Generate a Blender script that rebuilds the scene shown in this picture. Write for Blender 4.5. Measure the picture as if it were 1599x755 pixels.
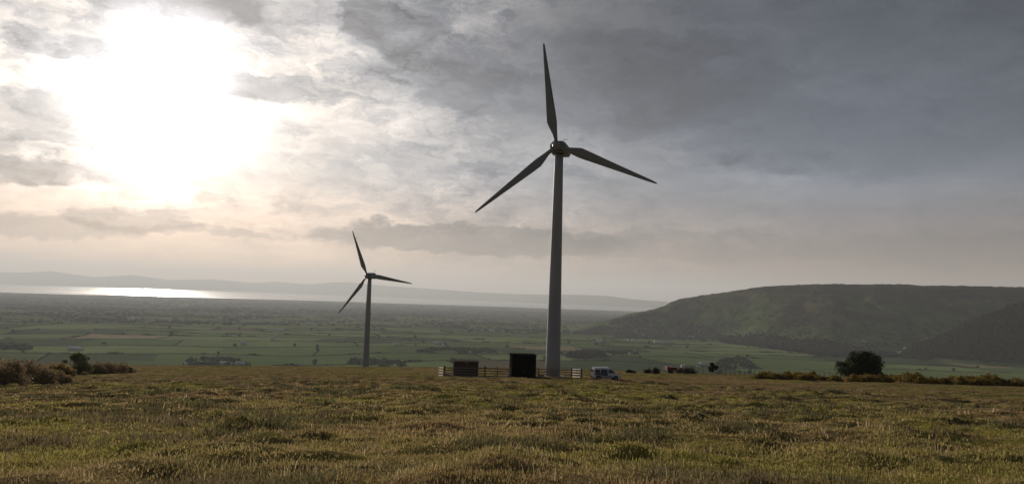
import bpy, bmesh, math, random
import numpy as np
from mathutils import Vector, Matrix, Euler

for _o in list(bpy.data.objects):
    bpy.data.objects.remove(_o)
S = bpy.context.scene
C = S.collection
R = math.radians
random.seed(7)
rng = np.random.default_rng(7)

# ------------------------------------------------------------------ camera
PW, PH = 1599.0, 755.0
FPX = 1210.0
PITCH, ROLL = R(4.04), R(1.9)
cam_d = bpy.data.cameras.new('camera')
cam_d.sensor_width = 36.0
cam_d.lens = 36.0 * FPX / PW
cam_d.clip_start = 0.1
cam_d.clip_end = 200000.0
cam = bpy.data.objects.new('camera', cam_d)
C.objects.link(cam)
CR = Matrix.Rotation(math.pi / 2 + PITCH, 4, 'X') @ Matrix.Rotation(ROLL, 4, 'Z')
cam.matrix_world = CR
S.camera = cam
CM = np.array(CR.to_3x3())


def ray(u, v):
    d = CM @ np.array([(u - PW / 2) / FPX, -(v - PH / 2) / FPX, -1.0])
    return d / d[1]                     # per unit of depth (world y)


def azel(u, v):
    d = ray(u, v)
    return math.atan2(d[0], d[1]), math.atan2(d[2], math.hypot(d[0], d[1]))


# ------------------------------------------------------------------ world
SUN_AZ, SUN_EL = azel(252, 158)
W = bpy.data.worlds.new('World')
S.world = W
W.use_nodes = True
W.cycles.sampling_method = 'MANUAL'
W.cycles.sample_map_resolution = 1024
nt = W.node_tree
nt.nodes.clear()


class NB:
    """tiny node builder"""
    def __init__(self, tree):
        self.t = tree

    def n(self, kind, **kw):
        x = self.t.nodes.new(kind)
        for k, v in kw.items():
            setattr(x, k, v)
        return x

    def put(self, sock, v):
        if v is None:
            return
        if hasattr(v, 'is_output') or isinstance(v, bpy.types.NodeSocket):
            self.t.links.new(v, sock)
        else:
            sock.default_value = v

    def m(self, op, a, b=None, c=None, clamp=False):
        x = self.n('ShaderNodeMath', operation=op, use_clamp=clamp)
        for i, v in enumerate((a, b, c)):
            self.put(x.inputs[i], v)
        return x.outputs[0]

    def vm(self, op, a, b=None, s=None):
        x = self.n('ShaderNodeVectorMath', operation=op)
        self.put(x.inputs[0], a)
        self.put(x.inputs[1], b)
        if s is not None:
            self.put(x.inputs['Scale'], s)
        return x.outputs['Value'] if op in ('DOT_PRODUCT', 'LENGTH') else x.outputs[0]

    def xyz(self, a, b, c):
        x = self.n('ShaderNodeCombineXYZ')
        for i, v in enumerate((a, b, c)):
            self.put(x.inputs[i], v)
        return x.outputs[0]

    def sep(self, a):
        x = self.n('ShaderNodeSeparateXYZ')
        self.put(x.inputs[0], a)
        return x.outputs

    def noise(self, vec, scale, detail=4, rough=0.5, dist=0.0, color=False, lac=2.0):
        x = self.n('ShaderNodeTexNoise')
        self.put(x.inputs['Vector'], vec)
        x.inputs['Scale'].default_value = scale
        x.inputs['Detail'].default_value = detail
        x.inputs['Roughness'].default_value = rough
        x.inputs['Distortion'].default_value = dist
        x.inputs['Lacunarity'].default_value = lac
        return x.outputs['Color'] if color else x.outputs[0]

    def ramp(self, f, stops, interp='LINEAR'):
        x = self.n('ShaderNodeValToRGB')
        self.put(x.inputs[0], f)
        cr = x.color_ramp
        cr.interpolation = interp
        while len(cr.elements) < len(stops):
            cr.elements.new(0.5)
        for e, (p, col) in zip(cr.elements, stops):
            e.position = p
            if not hasattr(col, '__len__'):
                col = (col, col, col)
            e.color = (*col[:3], 1)
        return x.outputs[0]

    def curve(self, f, lo, hi, pts):
        """piecewise linear scalar through (x, y), any range, by chained map ranges in a ramp"""
        ymax = max(p[1] for p in pts)
        g = self.mr(f, lo, hi, 0, 1)
        x = self.ramp(g, [((p[0] - lo) / (hi - lo), p[1] / ymax) for p in pts])
        return self.m('MULTIPLY', x, ymax)

    def mr(self, f, a, b, c, d, smooth=False):
        x = self.n('ShaderNodeMapRange')
        x.interpolation_type = 'SMOOTHSTEP' if smooth else 'LINEAR'
        self.put(x.inputs[0], f)
        for i, v in enumerate((a, b, c, d)):
            self.put(x.inputs[i + 1], v)
        return x.outputs[0]

    def mix(self, f, a, b, blend='MIX'):
        x = self.n('ShaderNodeMix', data_type='RGBA', blend_type=blend)
        self.put(x.inputs[0], f)
        for i, v in ((6, a), (7, b)):
            if isinstance(v, tuple) and len(v) == 3:
                v = (*v, 1)
            self.put(x.inputs[i], v)
        return x.outputs[2]


b = NB(nt)
tc = b.n('ShaderNodeTexCoord')
D = b.vm('NORMALIZE', tc.outputs['Generated'])
dx, dy, dz = b.sep(D)
az = b.m('MULTIPLY', b.m('ARCTAN2', dx, dy), 180 / math.pi)
el = b.m('MULTIPLY', b.m('ARCSINE', dz), 180 / math.pi)
sun_v = Vector((math.sin(SUN_AZ) * math.cos(SUN_EL), math.cos(SUN_AZ) * math.cos(SUN_EL), math.sin(SUN_EL)))
cosang = b.vm('DOT_PRODUCT', D, tuple(sun_v))
ang = b.m('MULTIPLY', b.m('ARCCOSINE', b.m('MINIMUM', cosang, 0.999999)), 180 / math.pi)
# cloud plane coordinates: the cloud deck is a level sheet seen from below
dzp = b.m('ADD', b.m('MAXIMUM', dz, 0.0), 0.10)
P = b.xyz(b.m('DIVIDE', dx, dzp), b.m('DIVIDE', dy, dzp), 0.0)
warp = b.noise(P, 1.1, 3, 0.55, color=True)
P2 = b.vm('ADD', P, b.vm('SCALE', b.vm('SUBTRACT', warp, (0.5, 0.5, 0.5)), None, 0.9))
n_big = b.noise(P2, 0.85, 9, 0.60)
n_mid = b.noise(b.vm('ADD', P2, (7.1, 3.3, 0)), 2.6, 8, 0.62)
n_fine = b.noise(b.vm('ADD', P2, (1.7, 9.3, 0)), 7.0, 7, 0.62)
# angular coordinates for the named clouds
ae = b.xyz(az, el, 0.0)
wv = b.vm('SCALE', b.vm('SUBTRACT', b.noise(b.xyz(b.m('MULTIPLY', az, 0.30), b.m('MULTIPLY', el, 0.55), 0.0), 1.0, 8, 0.66, color=True), (0.5, 0.5, 0.5)), None, 1.0)
wx, wy, wz = b.sep(wv)
azw = b.m('MULTIPLY_ADD', wx, 9.0, az)
elw = b.m('MULTIPLY_ADD', wy, 2.9, el)
streak = b.noise(b.xyz(b.m('MULTIPLY', azw, 0.10), b.m('MULTIPLY', elw, 0.75), 2.0), 1.0, 7, 0.58)


def PX(u, v):
    a, e = azel(u, v)
    return math.degrees(a), math.degrees(e)


def blob(u, v, wu, hv, soft=0.75, tilt=0.0):
    """cloud bank centred on a direction, widths in degrees; returns 0..1"""
    a0, e0 = PX(u, v)
    da = b.m('SUBTRACT', azw, a0)
    de = b.m('SUBTRACT', elw, e0)
    if tilt:
        de = b.m('MULTIPLY_ADD', da, -tilt, de)
    q = b.m('ADD', b.m('POWER', b.m('ABSOLUTE', b.m('DIVIDE', da, wu)), 2.0), b.m('POWER', b.m('ABSOLUTE', b.m('DIVIDE', de, hv)), 2.0))
    return b.mr(q, 1.0 + soft, 1.0 - soft, 0, 1, True)


# radiance of the cloudy sky against the angle from the sun
ragged = b.noise(b.xyz(b.m('MULTIPLY', azw, 0.16), b.m('MULTIPLY', elw, 0.26), 3.0), 1.0, 6, 0.55)
angr = b.m('MAXIMUM', b.m('ADD', ang, b.m('MULTIPLY', b.mr(ragged, 0.35, 0.65, -1.5, 1.3), b.mr(ang, 2, 6, 0, 1))), 0.0)
base = b.curve(angr, 0, 180, [(0, 6.5), (3.5, 2.9), (5.2, 1.6), (7.0, 1.06), (9.0, 0.90), (11, 0.80), (14, 0.69), (18, 0.56), (24, 0.43), (33, 0.285), (45, 0.225), (60, 0.18), (85, 0.15), (120, 0.095), (180, 0.085)])
# high part of the deck is thicker and darker away from the sun
hi = b.mr(el, 7.0, 21.0, 0, 1, True)
away = b.mr(ang, 13.0, 30.0, 0, 1, True)
base = b.m('MULTIPLY', base, b.m('SUBTRACT', 1.0, b.m('MULTIPLY', b.m('MULTIPLY', hi, away), 0.50)))
tint = b.mix(b.mr(ang, 10, 46, 0, 1), (1.02, 0.95, 0.895), (0.83, 0.965, 1.21))
low = b.mr(el, 9.5, 1.0, 0, 1, True)
tint = b.mix(low, tint, (1.46, 1.07, 0.82))
col = b.vm('MULTIPLY', tint, b.xyz(base, base, base))
# general cloud texture
tex = b.m('ADD', b.m('ADD', b.mr(n_big, 0.36, 0.64, -0.15, 0.15), b.mr(n_mid, 0.36, 0.64, -0.10, 0.10)), b.mr(n_fine, 0.36, 0.64, -0.07, 0.07))
tex = b.m('ADD', tex, b.mr(streak, 0.3, 0.7, -0.09, 0.09))
puff = b.noise(b.xyz(b.m('MULTIPLY', azw, 0.30), b.m('MULTIPLY', elw, 0.66), 5.0), 1.0, 9, 0.64)
sa, se = math.degrees(SUN_AZ), math.degrees(SUN_EL)
tsv = b.vm('NORMALIZE', b.xyz(b.m('SUBTRACT', sa, az), b.m('MULTIPLY', b.m('SUBTRACT', se, el), 1.6), 0.0))
puff2 = b.noise(b.vm('ADD', b.xyz(b.m('MULTIPLY', azw, 0.30), b.m('MULTIPLY', elw, 0.66), 5.0), b.vm('SCALE', tsv, None, 0.16)), 1.0, 9, 0.64)
edge = b.m('SUBTRACT', puff2, puff)
tex = b.m('ADD', tex, b.mr(edge, -0.08, 0.08, 0.20, -0.15))
grain = b.noise(b.xyz(b.m('MULTIPLY', azw, 0.9), b.m('MULTIPLY', elw, 1.7), 8.0), 1.0, 6, 0.6)
tex = b.m('ADD', tex, b.mr(grain, 0.36, 0.64, -0.075, 0.075))
tex = b.m('ADD', tex, b.mr(puff, 0.44, 0.58, 0.16, -0.24))
flat = b.mr(el, 0.5, 6.0, 0.10, 1.0, True)
calm = b.m('MULTIPLY', b.mr(az, 4.0, 24.0, 1.0, 0.45, True), b.mr(ang, 3.0, 8.0, 0.5, 1.0, True))
# broad quiet areas between the broken parts
patchy = b.mr(b.noise(b.xyz(b.m('MULTIPLY', azw, 0.06), b.m('MULTIPLY', elw, 0.16), 11.0), 1.0, 3, 0.5), 0.38, 0.60, 0.45, 1.05, True)
texamt = b.m('MULTIPLY', b.m('MULTIPLY', flat, calm), patchy)
mod = b.m('MULTIPLY_ADD', tex, texamt, 1.0)
# named dark banks (direction, half sizes in degrees, strength)
banks = [
    (735, 372, 10.5, 1.25, 0.42, 0.5, 0.0), (1090, 385, 9.0, 1.1, 0.16, 0.9, 0.0),
    (900, 130, 15.0, 3.6, 0.26, 0.8, 0.0), (1350, 90, 20.0, 7.0, 0.20, 0.9, 0.0), (620, 30, 4.5, 2.6, 0.36, 0.6, 0.1), (60, 40, 5.0, 2.0, 0.16, 0.9, 0.0), (255, -10, 7.0, 1.9, 0.45, 0.9, 0.0), (50, 170, 5.0, 1.2, 0.18, 0.8, 0.0),
    (430, 138, 4.6, 0.95, 0.34, 0.8, 0.05), (1300, 215, 16.0, 2.4, 0.12, 0.9, 0.0),
    (90, 72, 4.0, 0.8, 0.26, 0.8, 0.0), (60, 268, 5.6, 0.8, 0.36, 0.8, 0.0), (40, 208, 6.0, 0.45, 0.22, 0.8, 0.0), (30, 352, 7.0, 0.7, 0.28, 0.8, 0.0),
    (205, 344, 3.6, 0.85, 0.30, 0.8, 0.0), (330, 362, 5.0, 0.35, 0.20, 0.8, 0.0), (730, 262, 3.4, 0.5, 0.16, 0.8, 0.0),
    (690, 110, 6.0, 2.0, 0.16, 0.9, 0.0), (480, 20, 7.0, 1.6, 0.14, 0.9, 0.0), (1500, 390, 9.0, 1.2, 0.14, 0.9, 0.0)]
for (u, v, wu, hv, k, so, ti) in banks:
    mod = b.m('MULTIPLY', mod, b.m('SUBTRACT', 1.0, b.m('MULTIPLY', blob(u, v, wu, hv, so * 0.55, ti), k * 1.2)))
lights = [(640, 185, 9.0, 0.9, 0.20), (560, 310, 3.6, 0.45, 0.14), (960, 245, 5.0, 1.2, 0.14), (640, 348, 6.5, 0.5, 0.16), (1010, 152, 1.0, 0.5, 0.18),
          (1140, 108, 1.4, 0.8, 0.14), (1260, 112, 0.9, 0.6, 0.10), (1070, 248, 1.6, 0.45, 0.16), (1190, 272, 4.5, 0.7, 0.16), (1400, 302, 10.0, 0.8, 0.12),
          (995, 32, 2.2, 0.55, 0.18), (70, 120, 5.0, 1.6, 0.10), (230, 300, 8.0, 0.7, 0.14), (60, 20, 8.0, 2.0, 0.04)]
for (u, v, wu, hv, k) in lights:
    mod = b.m('MULTIPLY', mod, b.m('MULTIPLY_ADD', blob(u, v, wu, hv, 0.8), k, 1.0))
col = b.vm('MULTIPLY', col, b.xyz(mod, mod, mod))
# warm rims where the deck thins
rim = b.mr(mod, 1.02, 1.35, 0, 0.7)
col = b.mix(rim, col, b.vm('MULTIPLY', col, (1.05, 0.99, 0.93)))
col = b.mix(b.mr(mod, 1.0, 0.6, 0, 1), col, b.vm('MULTIPLY', col, (0.93, 0.99, 1.09)))
sky = b.n('ShaderNodeTexSky', sky_type='NISHITA')
sky.sun_disc = False
sky.sun_elevation = SUN_EL
sky.sun_rotation = SUN_AZ
sky.air_density = 1.0
sky.dust_density = 2.0
col10 = b.vm('SCALE', col, None, 10.0)
final = b.mix(0.97, sky.outputs[0], col10)
bg = b.n('ShaderNodeBackground')
b.put(bg.inputs[0], final)
bg.inputs[1].default_value = 0.10
wo = b.n('ShaderNodeOutputWorld')
nt.links.new(bg.outputs[0], wo.inputs[0])

# ------------------------------------------------------------------ sun, exposure
sl = bpy.data.lights.new('sun', 'SUN')
sl.energy = 4.2
sl.angle = R(0.6)
sl.color = (1.0, 0.90, 0.76)
so = bpy.data.objects.new('sun', sl)
so.rotation_euler = (-sun_v).to_track_quat('-Z', 'Y').to_euler()
so.location = (0, 0, 60)
C.objects.link(so)
S.view_settings.view_transform = 'Standard'
S.view_settings.look = 'None'
S.view_settings.gamma = 1.0
S.view_settings.use_curve_mapping = False
S.view_settings.exposure = 0.0
S.render.engine = 'CYCLES'
S.cycles.max_bounces = 6
S.cycles.volume_bounces = 0
S.cycles.transparent_max_bounces = 8

# ------------------------------------------------------------------ helpers


def hash2(i, j, seed=0):
    i = i.astype(np.int64)
    j = j.astype(np.int64)
    h = (i * 374761393 + j * 668265263 + seed * 982451653) & 0xFFFFFFFF
    h = ((h ^ (h >> 13)) * 1274126177) & 0xFFFFFFFF
    h = ((h ^ (h >> 16)) * 2246822519) & 0xFFFFFFFF
    h = h ^ (h >> 15)
    return (h & 0xFFFFFF) / float(0xFFFFFF)


def vnoise(x, y, seed=0):
    x = np.asarray(x, float)
    y = np.asarray(y, float)
    i, j = np.floor(x), np.floor(y)
    fx, fy = x - i, y - j
    fx = fx * fx * (3 - 2 * fx)
    fy = fy * fy * (3 - 2 * fy)
    a = hash2(i, j, seed)
    c = hash2(i + 1, j, seed)
    d = hash2(i, j + 1, seed)
    e = hash2(i + 1, j + 1, seed)
    return (a * (1 - fx) + c * fx) * (1 - fy) + (d * (1 - fx) + e * fx) * fy


def fbm(x, y, oct=4, seed=0):
    s, a, t = 0.0, 0.5, 0.0
    for k in range(oct):
        s = s + a * vnoise(x, y, seed + k * 17)
        t += a
        a *= 0.5
        x = x * 2.03 + 5.1
        y = y * 2.03 + 1.7
    return s / t                          # 0..1


def sstep(a, c, x):
    t = np.clip((x - a) / (c - a), 0, 1)
    return t * t * (3 - 2 * t)


def material(name, color=(0.5, 0.5, 0.5), rough=0.8, spec=0.3, metallic=0.0, build=None):
    m = bpy.data.materials.new(name)
    m.use_nodes = True
    p = m.node_tree.nodes['Principled BSDF']
    p.inputs['Base Color'].default_value = (*color, 1)
    p.inputs['Roughness'].default_value = rough
    p.inputs['Specular IOR Level'].default_value = spec
    p.inputs['Metallic'].default_value = metallic
    if spec <= 0.101 and metallic == 0:
        p.inputs['IOR'].default_value = 1.02      # matt: no grazing sheen
    if build:
        nb = NB(m.node_tree)
        build(nb, p, m)
    return m


def mottled(name, c1, c2, scale=3.0, rough=0.8, spec=0.3, stretch=(1, 1, 1), bump=0.0, detail=5, metallic=0.0):
    def bd(nb, p, m):
        t = nb.n('ShaderNodeTexCoord')
        v = nb.vm('MULTIPLY', t.outputs['Object'], stretch)
        f = nb.noise(v, scale, detail, 0.6)
        nb.put(p.inputs['Base Color'], nb.mix(nb.mr(f, 0.32, 0.68, 0, 1), c1, c2))
        if bump:
            bp = nb.n('ShaderNodeBump')
            bp.inputs['Strength'].default_value = 0.6
            bp.inputs['Distance'].default_value = bump
            nb.put(bp.inputs['Height'], f)
            nb.put(p.inputs['Normal'], bp.outputs[0])
    return material(name, c1, rough, spec, metallic, bd)


def attr_mat(name, rough=0.9, spec=0.1, translucent=0.0, noise=None):
    """base colour from the mesh's colour attribute 'tone' (its own colour, per blade / leaf / field)"""
    def bd(nb, p, m):
        a = nb.n('ShaderNodeAttribute', attribute_name='tone')
        c = a.outputs['Color']
        if noise:
            t = nb.n('ShaderNodeTexCoord')
            f = c
            for (sc, lo, hi_) in noise:
                q = nb.noise(t.outputs['Object'], sc, 6, 0.62)
                g = nb.mr(q, 0.3, 0.7, lo, hi_)
                f = nb.vm('SCALE', f, None, g)
            c = f
        nb.put(p.inputs['Base Color'], c)
        if translucent:
            tr = nb.n('ShaderNodeBsdfTranslucent')
            nb.put(tr.inputs[0], c)
            mx = nb.n('ShaderNodeMixShader')
            mx.inputs[0].default_value = translucent
            out = [x for x in m.node_tree.nodes if x.type == 'OUTPUT_MATERIAL'][0]
            m.node_tree.links.new(p.outputs[0], mx.inputs[1])
            m.node_tree.links.new(tr.outputs[0], mx.inputs[2])
            m.node_tree.links.new(mx.outputs[0], out.inputs[0])
    return material(name, (0.1, 0.1, 0.05), rough, spec, 0, bd)


def mesh_np(name, V, F, mat, parent=None, tone=None, smooth=False):
    """V (n,3), F (m,k) all the same size; tone = per-vertex colour"""
    V = np.asarray(V, np.float32)
    F = np.asarray(F, np.int32)
    me = bpy.data.meshes.new(name)
    me.vertices.add(len(V))
    me.vertices.foreach_set('co', V.ravel())
    k = F.shape[1]
    me.loops.add(F.size)
    me.loops.foreach_set('vertex_index', F.ravel())
    me.polygons.add(len(F))
    me.polygons.foreach_set('loop_start', np.arange(0, F.size, k, dtype=np.int32))
    me.update(calc_edges=True)
    if tone is not None:
        at = me.color_attributes.new('tone', 'FLOAT_COLOR', 'POINT')
        t4 = np.ones((len(V), 4), np.float32)
        t4[:, :3] = tone
        at.data.foreach_set('color', t4.ravel())
    me.polygons.foreach_set('use_smooth', np.full(len(F), smooth, bool))
    me.materials.append(mat)
    o = bpy.data.objects.new(name, me)
    C.objects.link(o)
    if parent is not None:
        o.parent = parent
    return o


class MB:
    """collects boxes, tubes and polygons into one mesh"""
    def __init__(self):
        self.bm = bmesh.new()

    def box(self, c, s, rot=None):
        vs = []
        M = Matrix.Translation(c) @ (rot.to_4x4() if rot is not None else Matrix.Identity(4))
        for x in (-.5, .5):
            for y in (-.5, .5):
                for z in (-.5, .5):
                    vs.append(self.bm.verts.new(M @ Vector((x * s[0], y * s[1], z * s[2]))))
        for f in ((0, 1, 3, 2), (4, 6, 7, 5), (0, 4, 5, 1), (2, 3, 7, 6), (0, 2, 6, 4), (1, 5, 7, 3)):
            self.bm.faces.new([vs[i] for i in f])
        return self

    def tube(self, pts, rads, n=12, caps=True, squash=None):
        rings = []
        pts = [Vector(p) for p in pts]
        for i, p in enumerate(pts):
            t = (pts[min(i + 1, len(pts) - 1)] - pts[max(i - 1, 0)]).normalized()
            ref = Vector((0, 0, 1)) if abs(t.z) < 0.95 else Vector((1, 0, 0))
            a = t.cross(ref).normalized()
            c = t.cross(a).normalized()
            rings.append([self.bm.verts.new(p + (a * math.cos(2 * math.pi * k / n) + c * math.sin(2 * math.pi * k / n)) * rads[i]) for k in range(n)])
        for r0, r1 in zip(rings, rings[1:]):
            for k in range(n):
                self.bm.faces.new((r0[k], r0[(k + 1) % n], r1[(k + 1) % n], r1[k]))
        if caps:
            self.bm.faces.new(rings[0][::-1])
            self.bm.faces.new(rings[-1])
        return self

    def loft(self, rings, caps=True):
        rr = [[self.bm.verts.new(Vector(p)) for p in r] for r in rings]
        n = len(rr[0])
        for r0, r1 in zip(rr, rr[1:]):
            for k in range(n):
                self.bm.faces.new((r0[k], r0[(k + 1) % n], r1[(k + 1) % n], r1[k]))
        if caps:
            self.bm.faces.new(rr[0][::-1])
            self.bm.faces.new(rr[-1])
        return self

    def poly(self, pts):
        self.bm.faces.new([self.bm.verts.new(Vector(p)) for p in pts])
        return self

    def build(self, name, mat, parent=None, smooth=False, bevel=0.0, segs=2):
        bmesh.ops.recalc_face_normals(self.bm, faces=self.bm.faces)
        me = bpy.data.meshes.new(name)
        self.bm.to_mesh(me)
        self.bm.free()
        me.materials.append(mat)
        if smooth:
            me.polygons.foreach_set('use_smooth', [True] * len(me.polygons))
        o = bpy.data.objects.new(name, me)
        C.objects.link(o)
        if parent is not None:
            o.parent = parent
        if bevel:
            md = o.modifiers.new('bevel', 'BEVEL')
            md.width = bevel
            md.segments = segs
            md.limit_method = 'ANGLE'
            md.angle_limit = R(35)
        return o


def tag(o, label=None, cat=None, group=None, kind=None):
    if label: o['label'] = label
    if cat: o['category'] = cat
    if group: o['group'] = group
    if kind: o['kind'] = kind
    return o


def empty(name, loc, rz=0.0):
    o = bpy.data.objects.new(name, None)
    o.empty_display_size = 0.5
    C.objects.link(o)
    o.location = loc
    o.rotation_euler = (0, 0, rz)
    return o


CH = {}


def kids(o):
    return [c for c in bpy.data.objects if c.parent == o]


def copy_tree(o, parent=None, ks=None):
    c = o.copy()
    C.objects.link(c)
    c.parent = parent
    for ch in (ks if ks is not None else kids(o)):
        copy_tree(ch, c)
    return c


# ------------------------------------------------------------------ terrain function
SEA = -240.0


def plain_z(x, y):
    r = np.hypot(x, y)
    z = -190.0 - 44.0 * sstep(1800, 12500, r)
    z = z + (fbm(x / 900.0, y / 900.0, 3, 11) - 0.5) * 26.0 * sstep(1200, 2200, r) * (1 - 0.55 * sstep(5000, 14000, r))
    azd = np.degrees(np.arctan2(x, y))
    rs = 18000 + (fbm(azd / 6.0 + 30, azd * 0 + 2, 3, 5) - 0.5) * 1500
    z = z - 30.0 * sstep(rs - 400, rs + 700, r)
    return z


def table(pix, dist=None):
    A = [azel(u, v) for (u, v) in pix]
    return np.array([a for a, e in A]), np.array([math.tan(e) for a, e in A])


CREST = table([(820, 545), (860, 522), (900, 510), (940, 501), (985, 489), (1010, 484.5), (1036, 478), (1046, 472), (1062, 466), (1100, 460), (1130, 456), (1170, 450), (1200, 446.5),
               (1240, 444.5), (1300, 442.5), (1345, 444), (1400, 444), (1450, 446), (1500, 446), (1599, 448), (1750, 447), (1950, 430)])
FOOT = table([(820, 524), (900, 521), (985, 521), (1060, 524), (1130, 530), (1200, 540), (1300, 552), (1400, 557), (1599, 560), (1950, 572)])
SPUR = table([(1370, 560), (1392, 550), (1420, 536), (1450, 526), (1500, 505), (1540, 490), (1570, 478), (1599, 467), (1700, 440), (1900, 415)])
RC = 5200.0
RS_ = 3950.0


def hill_terms(x, y):
    r = np.hypot(x, y)
    a = np.arctan2(x, y)
    zv = plain_z(x, y)
    tc_ = np.interp(a, CREST[0], CREST[1], left=-0.2)
    zc = tc_ * RC
    rf = np.interp(a, FOOT[0], -195.0 / FOOT[1])
    rf = np.clip(rf, 2800, 4700)
    t = np.clip((r - rf) / (RC - rf), 0, 1)
    s = 0.45 * t + 0.55 * (t * t * (3 - 2 * t))
    s = s + 0.06 * np.sin(t * math.pi * 2.0) * -1
    nz = fbm(x / 330.0, y / 330.0, 5, 3) - 0.5
    gull = np.abs(fbm(a * 14.0 + r / 1500.0, r / 900.0, 4, 9) - 0.5) * 2
    up = np.maximum(zc - (-200.0), 0)
    h = -200.0 + up * s + (nz * 46.0 + gull * -48.0 + 16) * np.sin(t * math.pi) * np.clip(up / 150.0, 0, 1)
    cr_n = (fbm(a * 220.0, a * 0, 4, 8) - 0.5) * 8
    h = h + cr_n * sstep(0.8, 1.0, t) * np.clip(up / 150, 0, 1)
    back = np.maximum(r - RC, 0)
    h = h - back * 0.045 - np.maximum(back - 1500, 0) * 0.12
    h = np.where(up > 1, h, -999)
    # forested spur on the right
    ts = np.interp(a, SPUR[0], SPUR[1], left=-0.2)
    zs = ts * RS_
    ups = np.maximum(zs + 196.0, 0)
    t2 = np.clip((r - 3330.0) / (RS_ - 3330.0), 0, 1)
    h2 = -197.0 + ups * (0.35 * t2 + 0.65 * (t2 * t2 * (3 - 2 * t2))) + nz * 12 * np.sin(t2 * math.pi)
    b2 = np.maximum(r - RS_, 0)
    h2 = h2 - b2 * 0.30
    h2 = np.where(ups > 1, h2, -999)
    return zv, h, h2


def near_z(x, y):
    yy = np.maximum(y, -60.0)
    lat = np.where(x < 0, 0.026 * x, 0.004 * x)
    lat = lat * sstep(-200, 20, y) if False else np.clip(lat, -14, 6)
    z = -1.6 - 0.10 * yy + 0.0001 * np.clip(yy, 0, 165) ** 2 + 0.033 * np.maximum(yy - 165, 0)
    d = np.maximum(yy - 165.0, 0)
    dd = np.minimum(d, 330.0)
    z = z - 0.5 * 0.00062 * dd * dd - 0.00062 * 330 * np.maximum(d - 330, 0)
    z = z + lat
    z = z + (fbm(x / 26.0, y / 26.0, 3, 21) - 0.5) * 0.55 * sstep(4, 30, np.hypot(x, y)) * (1 - 0.6 * sstep(95, 140, y))
    return z


def Z(x, y):
    x = np.asarray(x, float)
    y = np.asarray(y, float)
    zn = near_z(x, y)
    zv, h, h2 = hill_terms(x, y)
    far = np.maximum(np.maximum(zv, h), h2)
    r = np.hypot(x, y)
    w = np.where(y > 0, 1.0, 0.0)
    k = 12.0
    m_ = np.maximum(zn, far)
    sm = np.maximum(k - np.abs(zn - far), 0) ** 2 / (4 * k)
    return np.where(r < 400, zn, m_ + sm * sstep(400, 600, r))


def z1(x, y):
    return float(Z(np.array([x]), np.array([y]))[0])


def at(u, v, dist):
    """the ground point in the direction of (u, v) at a given depth"""
    d = ray(u, v)
    x, y = d[0] * dist, dist
    return x, y, z1(x, y)


def hit(u, v, start=300.0, stop=16000.0):
    """the first ground point the ray (u, v) meets beyond start"""
    d = ray(u, v)
    ys = np.geomspace(start, stop, 3000)
    zz = Z(d[0] * ys, ys)
    below = np.nonzero(zz > d[2] * ys)[0]
    i = below[0] if len(below) else len(ys) - 1
    y = float(ys[i])
    return d[0] * y, y, float(zz[i])


# ------------------------------------------------------------------ field (near ground)


def tussock(x, y):
    r = np.hypot(x, y)
    f = 1 - sstep(60, 150, r)
    a = fbm(x / 1.9, y / 1.9, 3, 31)
    c = vnoise(x / 0.45, y / 0.45, 33)
    return (np.maximum(a - 0.42, 0) * 0.8 + (c - 0.5) * 0.07) * (0.35 + 0.65 * f)


def track(x, y):
    """worn, half bare vehicle ground along the front of the compound and off to the right"""
    yc = 109.6 + 0.9 * np.sin(x / 9.0) + np.maximum(x - 12, 0) * 0.10
    w = 1.3 + 1.4 * fbm(x / 4.0, y / 2.0, 2, 47)
    t_ = (1 - sstep(0.5, 1.0, np.abs(y - yc) / w)) * sstep(-16, -8, x) * (1 - sstep(34, 52, x))
    pad = (1 - sstep(9.5, 11.5, np.abs(x))) * sstep(111.5, 112.5, y) * (1 - sstep(124, 127, y)) * 0.75
    return np.maximum(t_, pad) * sstep(0.34, 0.5, fbm(x / 1.7, y / 1.7, 3, 48) + 0.1)


def tone_field(x, y):
    """the ground cover's own colours: dry brown moor grass, olive, yellow green patches"""
    n1 = fbm(x / 9.0, y / 14.0, 4, 41)[:, None]
    n2 = fbm(x / 2.6, y / 3.2, 4, 42)[:, None]
    n3 = fbm(x / 40.0, y / 30.0, 3, 43)[:, None]
    r = np.hypot(x, y)[:, None]
    brown = np.array([0.215, 0.150, 0.075])
    olive = np.array([0.165, 0.135, 0.050])
    ygreen = np.array([0.235, 0.205, 0.045])
    dark = np.array([0.062, 0.056, 0.032])
    c = brown + (olive - brown) * sstep(0.40, 0.60, n1 + (n3 - 0.5) * 0.5)
    c = c + (ygreen - c) * sstep(0.56, 0.70, n1 * 0.6 + n2 * 0.4) * (1 - 0.7 * sstep(40, 110, r))
    c = c + (dark - c) * sstep(0.55, 0.68, 1 - n2) * 0.6
    c = c + (np.array([0.125, 0.088, 0.056]) - c) * track(x, y)[:, None] * 0.85
    return c * 1.08


def polar(az0, az1, naz, rr, zf):
    A = np.linspace(az0, az1, naz)
    AA, RR = np.meshgrid(A, rr)
    x = (np.sin(AA) * RR).ravel()
    y = (np.cos(AA) * RR).ravel()
    z = zf(x, y)
    V = np.stack([x, y, z], 1)
    nr = len(rr)
    i = np.arange(nr - 1)[:, None] * naz + np.arange(naz - 1)[None, :]
    F = np.stack([i, i + naz, i + naz + 1, i + 1], -1).reshape(-1, 4)
    return V, F


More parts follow.
